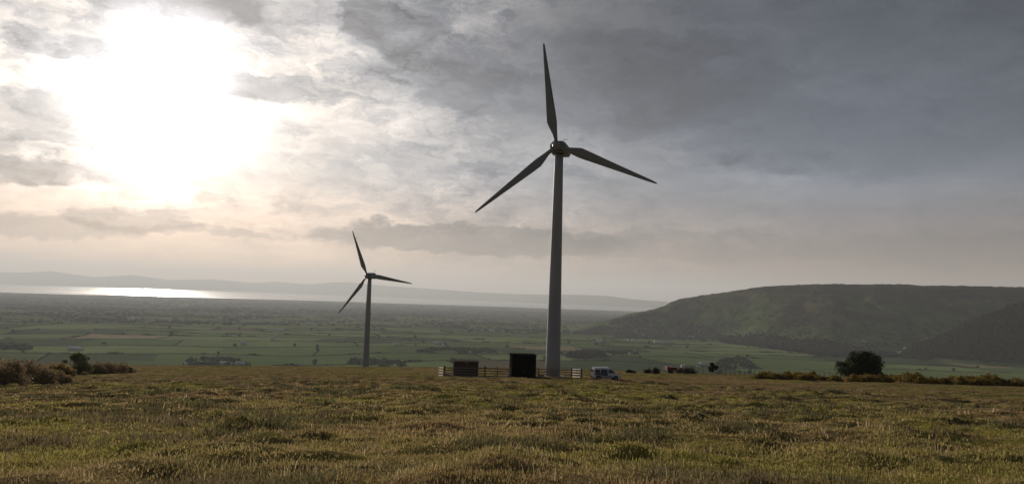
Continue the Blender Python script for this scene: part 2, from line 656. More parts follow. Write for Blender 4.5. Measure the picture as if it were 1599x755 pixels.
def field_mat(nb, p, m):
    a = nb.n('ShaderNodeAttribute', attribute_name='tone').outputs['Color']
    t = nb.n('ShaderNodeTexCoord').outputs['Object']
    q = nb.mr(nb.noise(t, 3.5, 7, 0.68), 0.3, 0.7, 0.62, 1.38)
    q2 = nb.mr(nb.noise(t, 0.35, 5, 0.6), 0.3, 0.7, 0.82, 1.18)
    c = nb.vm('SCALE', nb.vm('SCALE', a, None, q), None, q2)
    nb.put(p.inputs['Base Color'], c)
    bp = nb.n('ShaderNodeBump')
    bp.inputs['Strength'].default_value = 0.7
    bp.inputs['Distance'].default_value = 0.12
    nb.put(bp.inputs['Height'], nb.noise(t, 5.0, 6, 0.7))
    nb.put(p.inputs['Normal'], bp.outputs[0])


M_field = material('rough_grass_ground', rough=0.95, spec=0.05, build=field_mat)


def zt(x, y):
    return Z(x, y) + tussock(x, y) * sstep(3, 8, np.hypot(x, y))


rr = np.concatenate([np.linspace(0.0, 6, 7)[:-1], np.geomspace(6, 200, 430), np.geomspace(206, 401, 24)[:]])
# wedge in front fine, the rest coarser, welded along shared edges by equal formulas
Vs, Fs = [], []
off = 0
for a0, a1, n in ((R(-44), R(44), 620), (R(44), R(316), 270)):
    V, F = polar(a0, a1, n, rr, zt)
    Vs.append(V)
    Fs.append(F + off)
    off += len(V)
V = np.concatenate(Vs)
F = np.concatenate(Fs)
fld = mesh_np('field', V, F, M_field, tone=tone_field(V[:, 0], V[:, 1]), smooth=True)
tag(fld, kind='structure')

# ------------------------------------------------------------------ valley, hill, sea, far coast
CS = 250.0
TH = R(14)


def fgrid(x, y):
    wx_ = (fbm(x / 700.0, y / 700.0, 2, 51) - 0.5) * 1.3
    wy_ = (fbm(x / 700.0 + 9, y / 700.0 + 4, 2, 52) - 0.5) * 1.3
    u = (x * math.cos(TH) + y * math.sin(TH)) / CS + wx_
    v = (-x * math.sin(TH) + y * math.cos(TH)) / (CS * 1.05) + wy_
    return u, v


def fcell(x, y):
    u, v = fgrid(x, y)
    j = np.floor(v)
    off_ = hash2(j, j * 0 + 3, 61)
    i = np.floor(u * 0.9 + off_)
    return i, j


def tone_valley(x, y):
    i, j = fcell(x, y)
    h = hash2(i, j, 71)[:, None]
    h2 = hash2(i, j, 72)[:, None]
    r = np.hypot(x, y)[:, None]
    g1 = np.array([0.078, 0.118, 0.038])
    g2 = np.array([0.150, 0.195, 0.072])
    g3 = np.array([0.050, 0.074, 0.030])
    tan = np.array([0.24, 0.19, 0.11])
    bro = np.array([0.10, 0.08, 0.05])
    c = g1 + (g2 - g1) * h
    c = np.where(h2 > 0.80, g3, c)
    c = np.where(h2 < 0.05, bro, c)
    c = np.where((h2 > 0.755) & (h2 < 0.80), tan, c)
    wood = sstep(0.50, 0.66, fbm(x / 1300.0, y / 900.0, 4, 74))[:, None]
    far = sstep(4500, 9000, r)
    c = c + (np.array([0.042, 0.058, 0.030]) - c) * wood * (0.35 + 0.55 * far)
    c = c + (np.array([0.042, 0.054, 0.033]) - c) * far * 0.75
    c = c * (0.78 + 0.30 * fbm(x / 160.0, y / 60.0, 3, 75)[:, None]) * (1.0 + 0.25 * (1 - sstep(3200, 5000, r)))
    return c


def tone_hill(x, y, z):
    r = np.hypot(x, y)
    n1 = fbm(x / 260.0, y / 260.0, 4, 81)[:, None]
    n2 = fbm(x / 60.0, y / 90.0, 4, 82)[:, None]
    n3 = fbm(x / 22.0, y / 45.0, 3, 83)[:, None]
    hgt = np.clip((z[:, None] + 195.0) / 300.0, 0, 1)
    grass = np.array([0.076, 0.118, 0.038])
    heath = np.array([0.062, 0.058, 0.034])
    pale = np.array([0.150, 0.152, 0.066])
    scrub = np.array([0.028, 0.034, 0.018])
    c = grass + (heath - grass) * sstep(0.42, 0.62, n1 * 0.6 + hgt * 0.4)
    c = c + (pale - c) * sstep(0.50, 0.66, n2) * 0.5
    c = c + (scrub - c) * sstep(0.56, 0.66, n3 * 0.6 + (1 - n2) * 0.4) * 0.8
    # dark heather along the rim
    c = c + (np.array([0.036, 0.032, 0.026]) - c) * sstep(0.86, 0.97, hgt + (n2 - 0.5) * 0.2) * 0.7
    return c


M_valley = attr_mat('patchwork_pasture', 0.95, 0.05, noise=((0.02, 0.88, 1.12), (0.004, 0.88, 1.12)))
M_hill = attr_mat('moorland_slope', 0.95, 0.05, noise=((0.03, 0.7, 1.3), (0.008, 0.82, 1.18)))
rr = np.concatenate([np.geomspace(401, 1700, 40)[:-1], np.geomspace(1700, 6500, 380)[:-1], np.geomspace(6500, 20500, 140)])
V, F = polar(R(-44), R(44), 1050, rr, Z)
zv, h, h2 = hill_terms(V[:, 0], V[:, 1])
is_hill = (np.maximum(h, h2) > zv + 0.5)
fh = is_hill[F].all(axis=1)
for nm, sel, mt in (('valley_floor', ~fh, M_valley), ('hillside', fh, M_hill)):
    FF = F[sel]
    used, inv = np.unique(FF, return_inverse=True)
    VV = V[used]
    tn = tone_valley(VV[:, 0], VV[:, 1]) if nm == 'valley_floor' else tone_hill(VV[:, 0], VV[:, 1], VV[:, 2])
    tag(mesh_np(nm, VV, inv.reshape(FF.shape), mt, tone=tn, smooth=True), kind='structure')
# the land behind and beside the photographer, out to the same distance
rr = np.geomspace(401, 18500, 60)


def zback(x, y):
    a = np.abs(np.arctan2(x, y))
    return Z(x, y)


V, F = polar(R(44), R(316), 200, rr, zback)
tag(mesh_np('surrounding_land', V, F, M_valley, tone=tone_valley(V[:, 0], V[:, 1]), smooth=True), kind='structure')


def sea_mat(nb, p, m):
    t = nb.n('ShaderNodeTexCoord').outputs['Object']
    q = nb.noise(nb.vm('MULTIPLY', t, (0.00012, 0.0007, 1.0)), 1.0, 4, 0.6)
    nb.put(p.inputs['Roughness'], nb.mr(q, 0.42, 0.58, 0.12, 0.30))
    bp = nb.n('ShaderNodeBump')
    bp.inputs['Strength'].default_value = 0.25
    bp.inputs['Distance'].default_value = 20.0
    nb.put(bp.inputs['Height'], nb.noise(t, 0.004, 5, 0.6))
    nb.put(p.inputs['Normal'], bp.outputs[0])


M_sea = material('sea_water', (0.10, 0.12, 0.13), 0.30, 0.5, build=sea_mat)
V, F = polar(R(-180), R(180), 241, np.geomspace(12000, 58000, 30), lambda x, y: np.full_like(x, SEA))
tag(mesh_np('sea', V, F, M_sea), kind='structure')

RIDGE = table([(-250, 424), (-100, 420), (0, 424), (40, 424.5), (80, 422), (110, 427), (150, 432), (175, 430), (205, 428), (260, 436), (330, 435), (400, 441), (425, 439), (450, 440), (480, 443),
               (515, 440), (540, 439), (600, 445), (660, 449), (740, 455), (800, 458), (850, 459), (900, 459), (950, 461), (985, 466), (1040, 470), (1080, 476), (1200, 482)])
SHORE = table([(-250, 436), (0, 442.5), (200, 448.5), (400, 455.5), (600, 463.5), (800, 471), (880, 475), (1030, 481), (1200, 488)])
aa = np.linspace(R(-46), R(17), 700)
prof = np.interp(aa, RIDGE[0], RIDGE[1])
rsh = SEA / np.interp(aa, SHORE[0], SHORE[1])
rsh = np.clip(rsh, 25000, 50000)
rsh = rsh * (1 + (fbm(aa * 50, aa * 0, 3, 91) - 0.5) * 0.02)
ts_ = np.linspace(0, 1, 26)
VV = []
for t in ts_:
    r_ = rsh * (1 + 0.14 * t)
    rz = rsh * 1.12
    zc = prof * rz
    if t < 0.86:
        tt = t / 0.86
        s_ = 0.25 * tt + 0.75 * tt ** 2.2
        z_ = SEA - 6 + (zc - SEA + 6) * s_
        z_ = z_ + (fbm(aa * 60, aa * 0 + t * 7, 4, 93) - 0.5) * 190 * math.sin(math.pi * tt) * np.clip((zc - SEA) / 400, 0.1, 1)
    else:
        z_ = zc - (t - 0.86) * 1500 + (fbm(aa * 140, aa * 0, 4, 94) - 0.5) * 14
    VV.append(np.stack([np.sin(aa) * r_, np.cos(aa) * r_, z_], 1))
V = np.concatenate(VV)
n = len(aa)
i = np.arange(len(ts_) - 1)[:, None] * n + np.arange(n - 1)[None, :]
F = np.stack([i, i + n, i + n + 1, i + 1], -1).reshape(-1, 4)
M_far = mottled('far_moorland', (0.05, 0.065, 0.035), (0.10, 0.10, 0.06), 0.0006, 0.95, 0.05)
tag(mesh_np('far_mountains', V, F, M_far, smooth=True), kind='structure')

# ------------------------------------------------------------------ haze
HZ = MB().box((0, 0, 0), (124000, 124000, 1500)).build('haze', bpy.data.materials.new('air'))
HZ.location = (0, 0, SEA - 12 + 750 - 20)
hm = HZ.data.materials[0]
hm.use_nodes = True
for nd in list(hm.node_tree.nodes):
    if nd.type != 'OUTPUT_MATERIAL':
        hm.node_tree.nodes.remove(nd)
hb = NB(hm.node_tree)
pv = hb.n('ShaderNodeVolumePrincipled')
pv.inputs['Color'].default_value = (0.88, 0.92, 0.97, 1)
pv.inputs['Density'].default_value = 4.0e-5
pv.inputs['Anisotropy'].default_value = 0.22
hm.node_tree.links.new(pv.outputs[0], [x for x in hm.node_tree.nodes if x.type == 'OUTPUT_MATERIAL'][0].inputs['Volume'])
tag(HZ, kind='stuff')
HZ['label'] = 'pale evening haze over the plain and the sea'
HZ['category'] = 'haze'
# ------------------------------------------------------------------ vegetation builders


def ico(sub=1):
    bm = bmesh.new()
    bmesh.ops.create_icosphere(bm, subdivisions=sub, radius=1.0)
    v = np.array([p.co[:] for p in bm.verts])
    f = np.array([[q.index for q in t.verts] for t in bm.faces])
    bm.free()
    return v, f


ICO1, ICO2 = ico(1), ico(2)


def lumps(pos, rad, hgt, tones, ic=ICO1, jit=0.28, seed=1):
    """many small foliage lumps in one mesh; pos (n,3) is the foot of each"""
    g = np.random.default_rng(seed)
    pos = np.asarray(pos, float)
    n = len(pos)
    bv, bf = ic
    k = len(bv)
    rad = np.broadcast_to(rad, n)
    hgt = np.broadcast_to(hgt, n)
    V = bv[None] * (1 + (g.random((n, k, 1)) - 0.5) * 2 * jit)
    ang_ = g.random(n) * 6.28
    ca, sa = np.cos(ang_)[:, None], np.sin(ang_)[:, None]
    x = V[..., 0] * ca - V[..., 1] * sa
    y = V[..., 0] * sa + V[..., 1] * ca
    V = np.stack([x * rad[:, None], y * rad[:, None], (V[..., 2] * 0.5 + 0.42) * hgt[:, None]], -1) + pos[:, None]
    F = bf[None] + (np.arange(n) * k)[:, None, None]
    T = np.asarray(tones)[:, None, :] * (1 + (g.random((n, k, 1)) - 0.5) * 0.4)
    return V.reshape(-1, 3), F.reshape(-1, 3), T.reshape(-1, 3)


def leaves(centres, radii, n, size, tones, seed=1, up=0.3, shell=0.55):
    """n leaf-sized faces spread through a set of ellipsoids; tones = list of colours"""
    g = np.random.default_rng(seed)
    centres = np.asarray(centres, float)
    radii = np.asarray(radii, float)
    w = (radii.prod(axis=1)) ** 0.7
    w = w / w.sum()
    idx = g.choice(len(centres), n, p=w)
    d = g.normal(size=(n, 3))
    d /= np.linalg.norm(d, axis=1)[:, None]
    rr_ = (shell + (1 - shell) * g.random(n)) ** 1.0 * (0.85 + 0.3 * g.random(n))
    p = centres[idx] + d * radii[idx] * rr_[:, None]
    a = g.normal(size=(n, 3))
    a[:, 2] += up
    a /= np.linalg.norm(a, axis=1)[:, None]
    c = np.cross(a, d + g.normal(size=(n, 3)) * 0.6)
    c /= np.maximum(np.linalg.norm(c, axis=1)[:, None], 1e-6)
    s = size * (0.6 + 0.8 * g.random(n))[:, None]
    V = np.stack([p - a * s, p + c * s * 0.5, p + a * s, p - c * s * 0.5], 1).reshape(-1, 3)
    F = np.arange(n * 4).reshape(-1, 4)
    tones = np.asarray(tones)
    t = tones[g.integers(0, len(tones), n)] * (0.75 + 0.5 * g.random((n, 1)))
    T = np.repeat(t, 4, axis=0)
    return V, F, T


M_leaf = attr_mat('foliage', 0.75, 0.2, translucent=0.25)
M_lump = attr_mat('distant_foliage', 0.95, 0.05)
M_bark = mottled('bark', (0.07, 0.055, 0.04), (0.13, 0.11, 0.085), 6.0, 0.95, 0.1, (1, 1, 0.3), bump=0.03)


def limb_tube(mb, p0, p1, r0, r1, g, n=6):
    p0, p1 = Vector(p0), Vector(p1)
    L = (p1 - p0).length
    pts, rd = [], []
    for k in range(5):
        t = k / 4
        j = Vector((g.normal(), g.normal(), g.normal() * 0.5)) * L * 0.05 * math.sin(math.pi * t)
        pts.append(p0.lerp(p1, t) + j)
        rd.append(r0 + (r1 - r0) * t)
    mb.tube(pts, rd, n)


def make_tree(name, loc, w, h, trunk_h, nleaf, leaf, tones, seed, label, group=None, clumps=16, cat='tree', low=0.18, stems=1, crown_pow=1.0):
    g = np.random.default_rng(seed)
    root = empty(name, loc)
    cs, rs_ = [], []
    for k in range(clumps):
        t = (k + 0.5) / clumps
        zz = h * (low + (0.93 - low) * t ** 0.9)
        prof_ = math.sin(math.pi * min(1.0, (0.14 + 0.80 * t))) ** crown_pow
        if crown_pow < 1:
            prof_ = math.sqrt(max(0.05, 1 - (max(0, t - 0.12) / 0.95) ** 2)) * (0.8 + 0.2 * min(1, t / 0.2))
        a = g.random() * 6.28
        rad = w * 0.5 * prof_ * (0.25 + 0.55 * g.random() ** 0.7)
        cr = w * (0.075 + 0.085 * g.random())
        cs.append((math.cos(a) * rad, math.sin(a) * rad, zz - cr * 0.3))
        rs_.append((cr, cr, cr * 0.72))
    V, F, T = leaves(cs, rs_, nleaf, leaf, tones, seed, shell=0.35)
    mesh_np('crown', V, F, M_leaf, root, tone=T)
    mb = MB()
    for s in range(stems):
        bx = (g.random() - 0.5) * w * 0.12 if stems > 1 else 0
        lean = (g.random() - 0.5) * w * 0.10
        top = Vector((bx + lean, (g.random() - 0.5) * 0.2, trunk_h))
        limb_tube(mb, (bx, 0, -0.3), top, w * 0.028 + 0.03, w * 0.02, g, 8)
        for c in cs[s::stems]:
            limb_tube(mb, top if g.random() < 0.6 else Vector((bx, 0, 0)).lerp(top, 0.7), c, w * 0.014, w * 0.004, g, 5)
    mb.build('trunk', M_bark, root, smooth=True)
    tag(root, label, cat, group)
    return root


# ------------------------------------------------------------------ wind turbines
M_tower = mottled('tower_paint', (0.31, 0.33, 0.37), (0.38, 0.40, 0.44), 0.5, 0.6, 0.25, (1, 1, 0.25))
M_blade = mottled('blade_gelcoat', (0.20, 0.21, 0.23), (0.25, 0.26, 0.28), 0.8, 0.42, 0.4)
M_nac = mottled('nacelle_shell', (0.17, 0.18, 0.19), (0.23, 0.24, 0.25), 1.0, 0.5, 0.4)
M_dark = material('dark_metal', (0.05, 0.05, 0.055), 0.5, 0.4)
M_conc = mottled('concrete', (0.30, 0.29, 0.27), (0.42, 0.41, 0.38), 2.5, 0.9, 0.2)


def blade_rings():
    rings = []
    #           r,    chord, thick, twist, sweep of the chord centre
    st = [(0.55, 0.62, 0.62, 0, 0.0), (1.1, 0.62, 0.62, 0, 0.0), (1.9, 0.78, 0.54, 14, 0.04), (3.0, 1.28, 0.42, 13, 0.17), (3.9, 1.66, 0.36, 12, 0.27),
          (5.2, 1.56, 0.29, 9, 0.24), (8.0, 1.24, 0.21, 6, 0.17), (11.0, 0.92, 0.15, 3.5, 0.10), (14.0, 0.62, 0.10, 2, 0.04), (15.9, 0.42, 0.06, 1, 0.0), (16.7, 0.26, 0.035, 0, -0.02), (16.95, 0.06, 0.015, 0, -0.04)]
    for (r, c, t, tw, sw) in st:
        r = r * 1.048
        ring = []
        roundness = 1.0 if r < 1.5 else 0.0
        for k in range(18):
            a = 2 * math.pi * k / 18
            x = math.cos(a) * c / 2
            f = math.sin(a) * t / 2
            if not roundness:                     # thin towards the trailing edge (-x)
                f *= (0.35 + 0.65 * (0.5 + 0.5 * math.cos(a))) * 1.35
            x -= sw
            tr = R(tw)
            ring.append((x * math.cos(tr) - f * math.sin(tr), x * math.sin(tr) + f * math.cos(tr), r))
        rings.append(ring)
    return rings


def turbine(u, v, dist, hub_uv, phase, label, group):
    x, y, z = at(u, v, dist)
    hubz = ray(*hub_uv)[2] * dist
    root = empty('wind_turbine', (x, y, z), R(-15.0))
    H = hubz - z
    top = H - 1.05
    pts, rd = [], []
    for k in range(13):
        t = k / 12
        pts.append((0, 0, -0.4 + (top + 0.4) * t))
        rd.append(1.24 + (0.72 - 1.24) * t)
    MB().tube(pts, rd, 48).build('tower', M_tower, root, smooth=True)
    tw = kids(root)[0]
    for q in (0.34, 0.68):
        rr_ = 1.24 + (0.72 - 1.24) * q + 0.012
        MB().tube([(0, 0, top * q - 0.04), (0, 0, top * q + 0.04)], [rr_, rr_], 48).build('flange', M_tower, tw, smooth=True)
    # door on the far, uphill side stays plain: a small dark service door
    MB().box((0.0, 1.245, 1.35), (0.75, 0.06, 1.9)).build('door', M_nac, tw, bevel=0.02)
    MB().tube([(0, 0, -0.35), (0, 0, 0.16)], [2.1, 1.95], 40).build('foundation', M_conc, root, bevel=0.03)
    MB().tube([(0, 0, top - 0.02), (0, 0, top + 0.14)], [0.86, 0.86], 32).build('yaw_ring', M_dark, root)
    # nacelle: faceted shell, chamfered roof, tapered towards the rotor and the tail
    rings = []
    for (yy, wd, zb, zt_) in ((-1.55, 1.2, -0.70, 0.80), (-1.35, 1.36, -0.90, 1.0), (0.4, 1.46, -0.98, 1.22), (2.6, 1.46, -0.98, 1.18), (3.5, 1.22, -0.90, 0.98)):
        rings.append([(-wd * 0.82, yy, zb), (-wd, yy, zb + 0.28), (-wd, yy, zt_ * 0.30), (-wd * 0.55, yy, zt_), (wd * 0.55, yy, zt_), (wd, yy, zt_ * 0.30), (wd, yy, zb + 0.28), (wd * 0.82, yy, zb)])
    nac = MB().loft(rings).build('nacelle', M_nac, root, bevel=0.02)
    nac.location = (0, 0, H)
    MB().box((0.0, 3.505, 0.05), (1.2, 0.03, 0.9)).build('vent', M_dark, nac)
    mast = MB().tube([(0.45, 3.0, 0.95), (0.45, 3.0, 2.05)], [0.035, 0.03], 8)
    mast.box((0.45, 3.0, 2.05), (0.7, 0.05, 0.05))
    mast.tube([(0.12, 3.0, 2.05), (0.12, 3.0, 2.25)], [0.06, 0.06], 8)
    mast.tube([(0.78, 3.0, 2.05), (0.78, 3.0, 2.22)], [0.04, 0.04], 8)
    mast.build('anemometer', M_dark, nac)
    hub = MB().loft([[(math.cos(a) * rr_, yy, math.sin(a) * rr_) for a in [2 * math.pi * k / 24 for k in range(24)]]
                     for (yy, rr_) in ((-1.56, 0.60), (-1.75, 0.68), (-2.4, 0.68), (-2.62, 0.56), (-2.74, 0.30), (-2.78, 0.06))]).build('hub', M_blade, root, smooth=True)
    hub.location = (0, 0, H)
    for k in range(3):
        bl = MB().loft(blade_rings()).build('blade', M_blade, root, smooth=True)
        bl.location = (0, -2.1, H)
        a = phase + 120 * k
        bl.rotation_euler = (0, R(90 - a), 0)
    tag(root, label, 'wind turbine', group)
    return root


turbine(862.9, 585, 129.0, (873, 231.5), 99.0, 'tall three-bladed wind turbine standing inside the timber fenced compound beside the white van', 'wind turbines on the hill')
turbine(570.3, 585, 283.0, (575, 430.5), 112.5, 'farther, smaller-looking wind turbine rising from behind the edge of the moor', 'wind turbines on the hill')

# ------------------------------------------------------------------ fenced compound
M_rail = mottled('weathered_timber', (0.20, 0.175, 0.15), (0.32, 0.29, 0.25), 3.0, 0.85, 0.15, (0.4, 0.4, 4))
M_lit_plank = mottled('sunlit_plank', (0.52, 0.45, 0.36), (0.66, 0.58, 0.48), 3.0, 0.45, 0.5, (0.4, 0.4, 4))  # rail timber lightened: sunlight on the side fences is put into the colour
M_post = mottled('timber_post', (0.12, 0.10, 0.085), (0.21, 0.18, 0.15), 5.0, 0.9, 0.1, (1, 1, 0.2))


def fence(name, p0, p1, posts, label, group, h=1.42, rails=4, side=-1, thick=(), rail_h=0.13, rm=None):
    """p0, p1 ground points; posts = list of fractions; rails between each pair of posts are planks of their own"""
    p0, p1 = Vector(p0), Vector(p1)
    root = empty(name, p0)
    d = p1 - p0
    L = math.hypot(d.x, d.y)
    rz = math.atan2(d.y, d.x)
    root.rotation_euler = (0, 0, rz)
    sl_ = d.z / L
    rot = Matrix.Rotation(-math.atan(sl_), 3, 'Y')
    rnd = random.Random(int(abs(p0.x * 13 + p1.y)))
    for q in posts:
        t_ = 0.20 if q in thick else 0.12
        hh = h + (0.22 if q in thick else 0.12) + rnd.uniform(-0.05, 0.06)
        MB().box((L * q, 0, d.z * q + hh / 2 - 0.15), (t_, t_, hh + 0.3), Euler((rnd.uniform(-.02, .02), rnd.uniform(-.025, .025), 0)).to_matrix()).build('post', M_post, root, bevel=0.012)
    for a, c in zip(posts, posts[1:]):
        for k in range(rails):
            zz = 0.20 + (h - 0.30) * k / (rails - 1) + rnd.uniform(-0.02, 0.02)
            mx = (a + c) / 2
            MB().box((L * mx, side * 0.085, d.z * mx + zz), (L * (c - a) + 0.04, 0.035, rail_h), rot).build('rail', rm or M_rail, root, bevel=0.006)
    tag(root, label, 'fence', group)
    return root


def gp(u, dist):
    return Vector(at(u, 588, dist))


FL, FR_ = gp(694.5, 113.0), gp(907, 115.5)
pf = [(u - 694.5) / (907 - 694.5) for u in (694.5, 725, 756, 775, 797, 818, 840, 861, 892, 907)]
fence('timber_fence', FL, FR_, pf, 'long four-rail timber fence across the front of the turbine compound', 'timber fences round the compound', thick=(pf[2], pf[8]))
BL, BR = gp(685.5, 117.5), gp(892.5, 121.5)
fence('timber_fence', FL + Vector((-0.16, 0.10, 0)), BL, [0.02, 0.5, 1.0], 'short sunlit side fence at the left end of the compound', 'timber fences round the compound', side=1, rail_h=0.19, rm=M_lit_plank)
fence('timber_fence', FR_ + Vector((0.16, 0.16, 0)), BR, [0.02, 0.5, 1.0], 'sunlit side fence of boards at the right end of the compound nearest the van', 'timber fences round the compound', side=1, rail_h=0.19, rm=M_lit_plank)

M_clad = mottled('brown_cladding', (0.085, 0.070, 0.058), (0.15, 0.125, 0.10), 4.0, 0.95, 0.04, (6, 6, 0.5), bump=0.02)
M_pale = mottled('pale_timber_trim', (0.30, 0.25, 0.20), (0.42, 0.36, 0.29), 4.0, 0.85, 0.15)
M_blackc = mottled('black_stained_timber', (0.010, 0.009, 0.009), (0.020, 0.018, 0.016), 3.0, 0.95, 0.04, (7, 7, 0.4), bump=0.02)


def boards(mb, w, d, h, n, t=0.03):
    """vertical cladding strips proud of a box's front and left faces"""
    for k in range(n):
        x = -w / 2 + w * (k + 0.5) / n
        mb.box((x, -d / 2 - t / 2 - 0.002, h / 2), (w / n * 0.86, t, h - 0.04))
    m_ = max(3, int(n * d / w))
    for k in range(m_):
        y = -d / 2 + d * (k + 0.5) / m_
        for s in (-1, 1):
            mb.box((s * (w / 2 + t / 2 + 0.002), y, h / 2), (t, d / m_ * 0.86, h - 0.04))


def kiosk(u, dist, w, d, h, rz):
    p = gp(u, dist)
    root = empty('equipment_kiosk', p, rz)
    mb = MB().box((0, 0, h / 2 - 0.2), (w, d, h + 0.4 - 0.2))
    boards(mb, w, d, h - 0.1, 22)
    mb.build('wall', M_clad, root)
    roof = MB().box((0, 0, h - 0.03), (w + 0.28, d + 0.3, 0.13)).build('roof', M_clad, root, bevel=0.01)
    rnd = random.Random(4)
    for k in range(8):
        x = -w / 2 + 0.15 + (w - 0.3) * k / 7
        MB().box((x, d / 2 + 0.06, h + 0.17 + rnd.uniform(-.04, .04)), (0.07, 0.06, 0.46)).build('batten', M_pale, root)
    MB().box((-w / 2 - 0.05, -d / 2 - 0.05, h / 2), (0.15, 0.15, h + 0.05)).build('corner_post', M_pale, root, bevel=0.01)
    dr = MB().box((0.0, -d / 2 - 0.05, 1.0), (0.9, 0.04, 1.95)).build('door', M_clad, root, bevel=0.008)
    MB().box((0.36, -d / 2 - 0.09, 1.0), (0.05, 0.05, 0.16)).build('handle', M_dark, dr)
    MB().box((0.12, -d / 2 - 0.08, 2.16), (0.34, 0.03, 0.12)).build('vent', M_pale, root)
    tag(root, 'low brown timber-clad equipment hut with a pale corner post and battens above its flat roof', 'hut')
    return root


kiosk(726.3, 115.6, 3.55, 2.4, 2.35, R(7))


def black_box():
    p = gp(815.5, 115.2)
    w, d, h = 3.42, 3.0, 3.38
    root = empty('substation_housing', p, R(8))
    mb = MB().box((0, 0, h / 2 - 0.2), (w, d, h + 0.2))
    boards(mb, w, d, h - 0.15, 18)
    mb.build('wall', M_blackc, root)
    MB().box((0, 0, h - 0.02), (w + 0.22, d + 0.22, 0.16)).build('roof', M_blackc, root, bevel=0.015)
    for s in (-1, 1):
        dd = MB().box((s * 0.46, -d / 2 - 0.055, 1.1), (0.88, 0.04, 2.1)).build('door', M_blackc, root, bevel=0.01)
        MB().box((s * 0.09, -d / 2 - 0.10, 1.05), (0.04, 0.05, 0.22)).build('handle', M_dark, dd)
    MB().box((0, 0, 0.03), (w + 0.3, d + 0.3, 0.16)).build('plinth', M_conc, root, bevel=0.01)
    tag(root, 'tall black timber-clad housing behind the compound fence, left of the big turbine tower', 'equipment housing')


black_box()
for (u, ds, s, rz, lb) in ((793.5, 112.0, (0.42, 0.42, 0.40), 0.2, 'pale concrete block at the foot of the fence before the black housing'),
                           (845.5, 117.0, (0.85, 0.5, 0.5), 0.1, 'low pale concrete block between the black housing and the tower'),
                           (699.0, 115.5, (1.1, 0.4, 0.38), 0.15, 'low pale concrete block left of the brown hut')):
    p = gp(u, ds)
    mb = MB().box((0, 0, s[2] / 2 - 0.04), (s[0], s[1], s[2] + 0.08))
    mb.box((0, 0, s[2] + 0.03), (s[0] * 0.8, s[1] * 0.8, 0.06))
    o = mb.build('concrete_block', M_conc, None, bevel=0.03)
    o.location = p
    o.rotation_euler = (0, 0, rz)
    tag(o, lb, 'block', 'concrete blocks in the compound')

# ------------------------------------------------------------------ van
M_van = mottled('white_van_paint', (0.82, 0.83, 0.85), (0.87, 0.88, 0.89), 1.2, 0.32, 0.5)
M_glass = material('dark_glass', (0.015, 0.018, 0.022), 0.08, 0.6)
M_blue = mottled('blue_graphic', (0.035, 0.05, 0.13), (0.05, 0.07, 0.17), 2.0, 0.35, 0.5)
M_black = mottled('black_plastic', (0.02, 0.02, 0.022), (0.035, 0.035, 0.037), 6.0, 0.7, 0.3)
M_tyre = mottled('rubber', (0.015, 0.015, 0.016), (0.03, 0.028, 0.026), 8.0, 0.9, 0.2)
M_rim = material('steel_rim', (0.35, 0.36, 0.37), 0.4, 0.5, 0.6)
M_lamp = material('lamp_glass', (0.75, 0.77, 0.78), 0.12, 0.6)
M_red = material('red_lens', (0.35, 0.02, 0.02), 0.2, 0.5)
M_plate = material('number_plate', (0.72, 0.62, 0.12), 0.5, 0.3)


def hw(z):
    return 0.86 if z < 0.95 else 0.86 - 0.13 * (z - 0.95) / 0.87


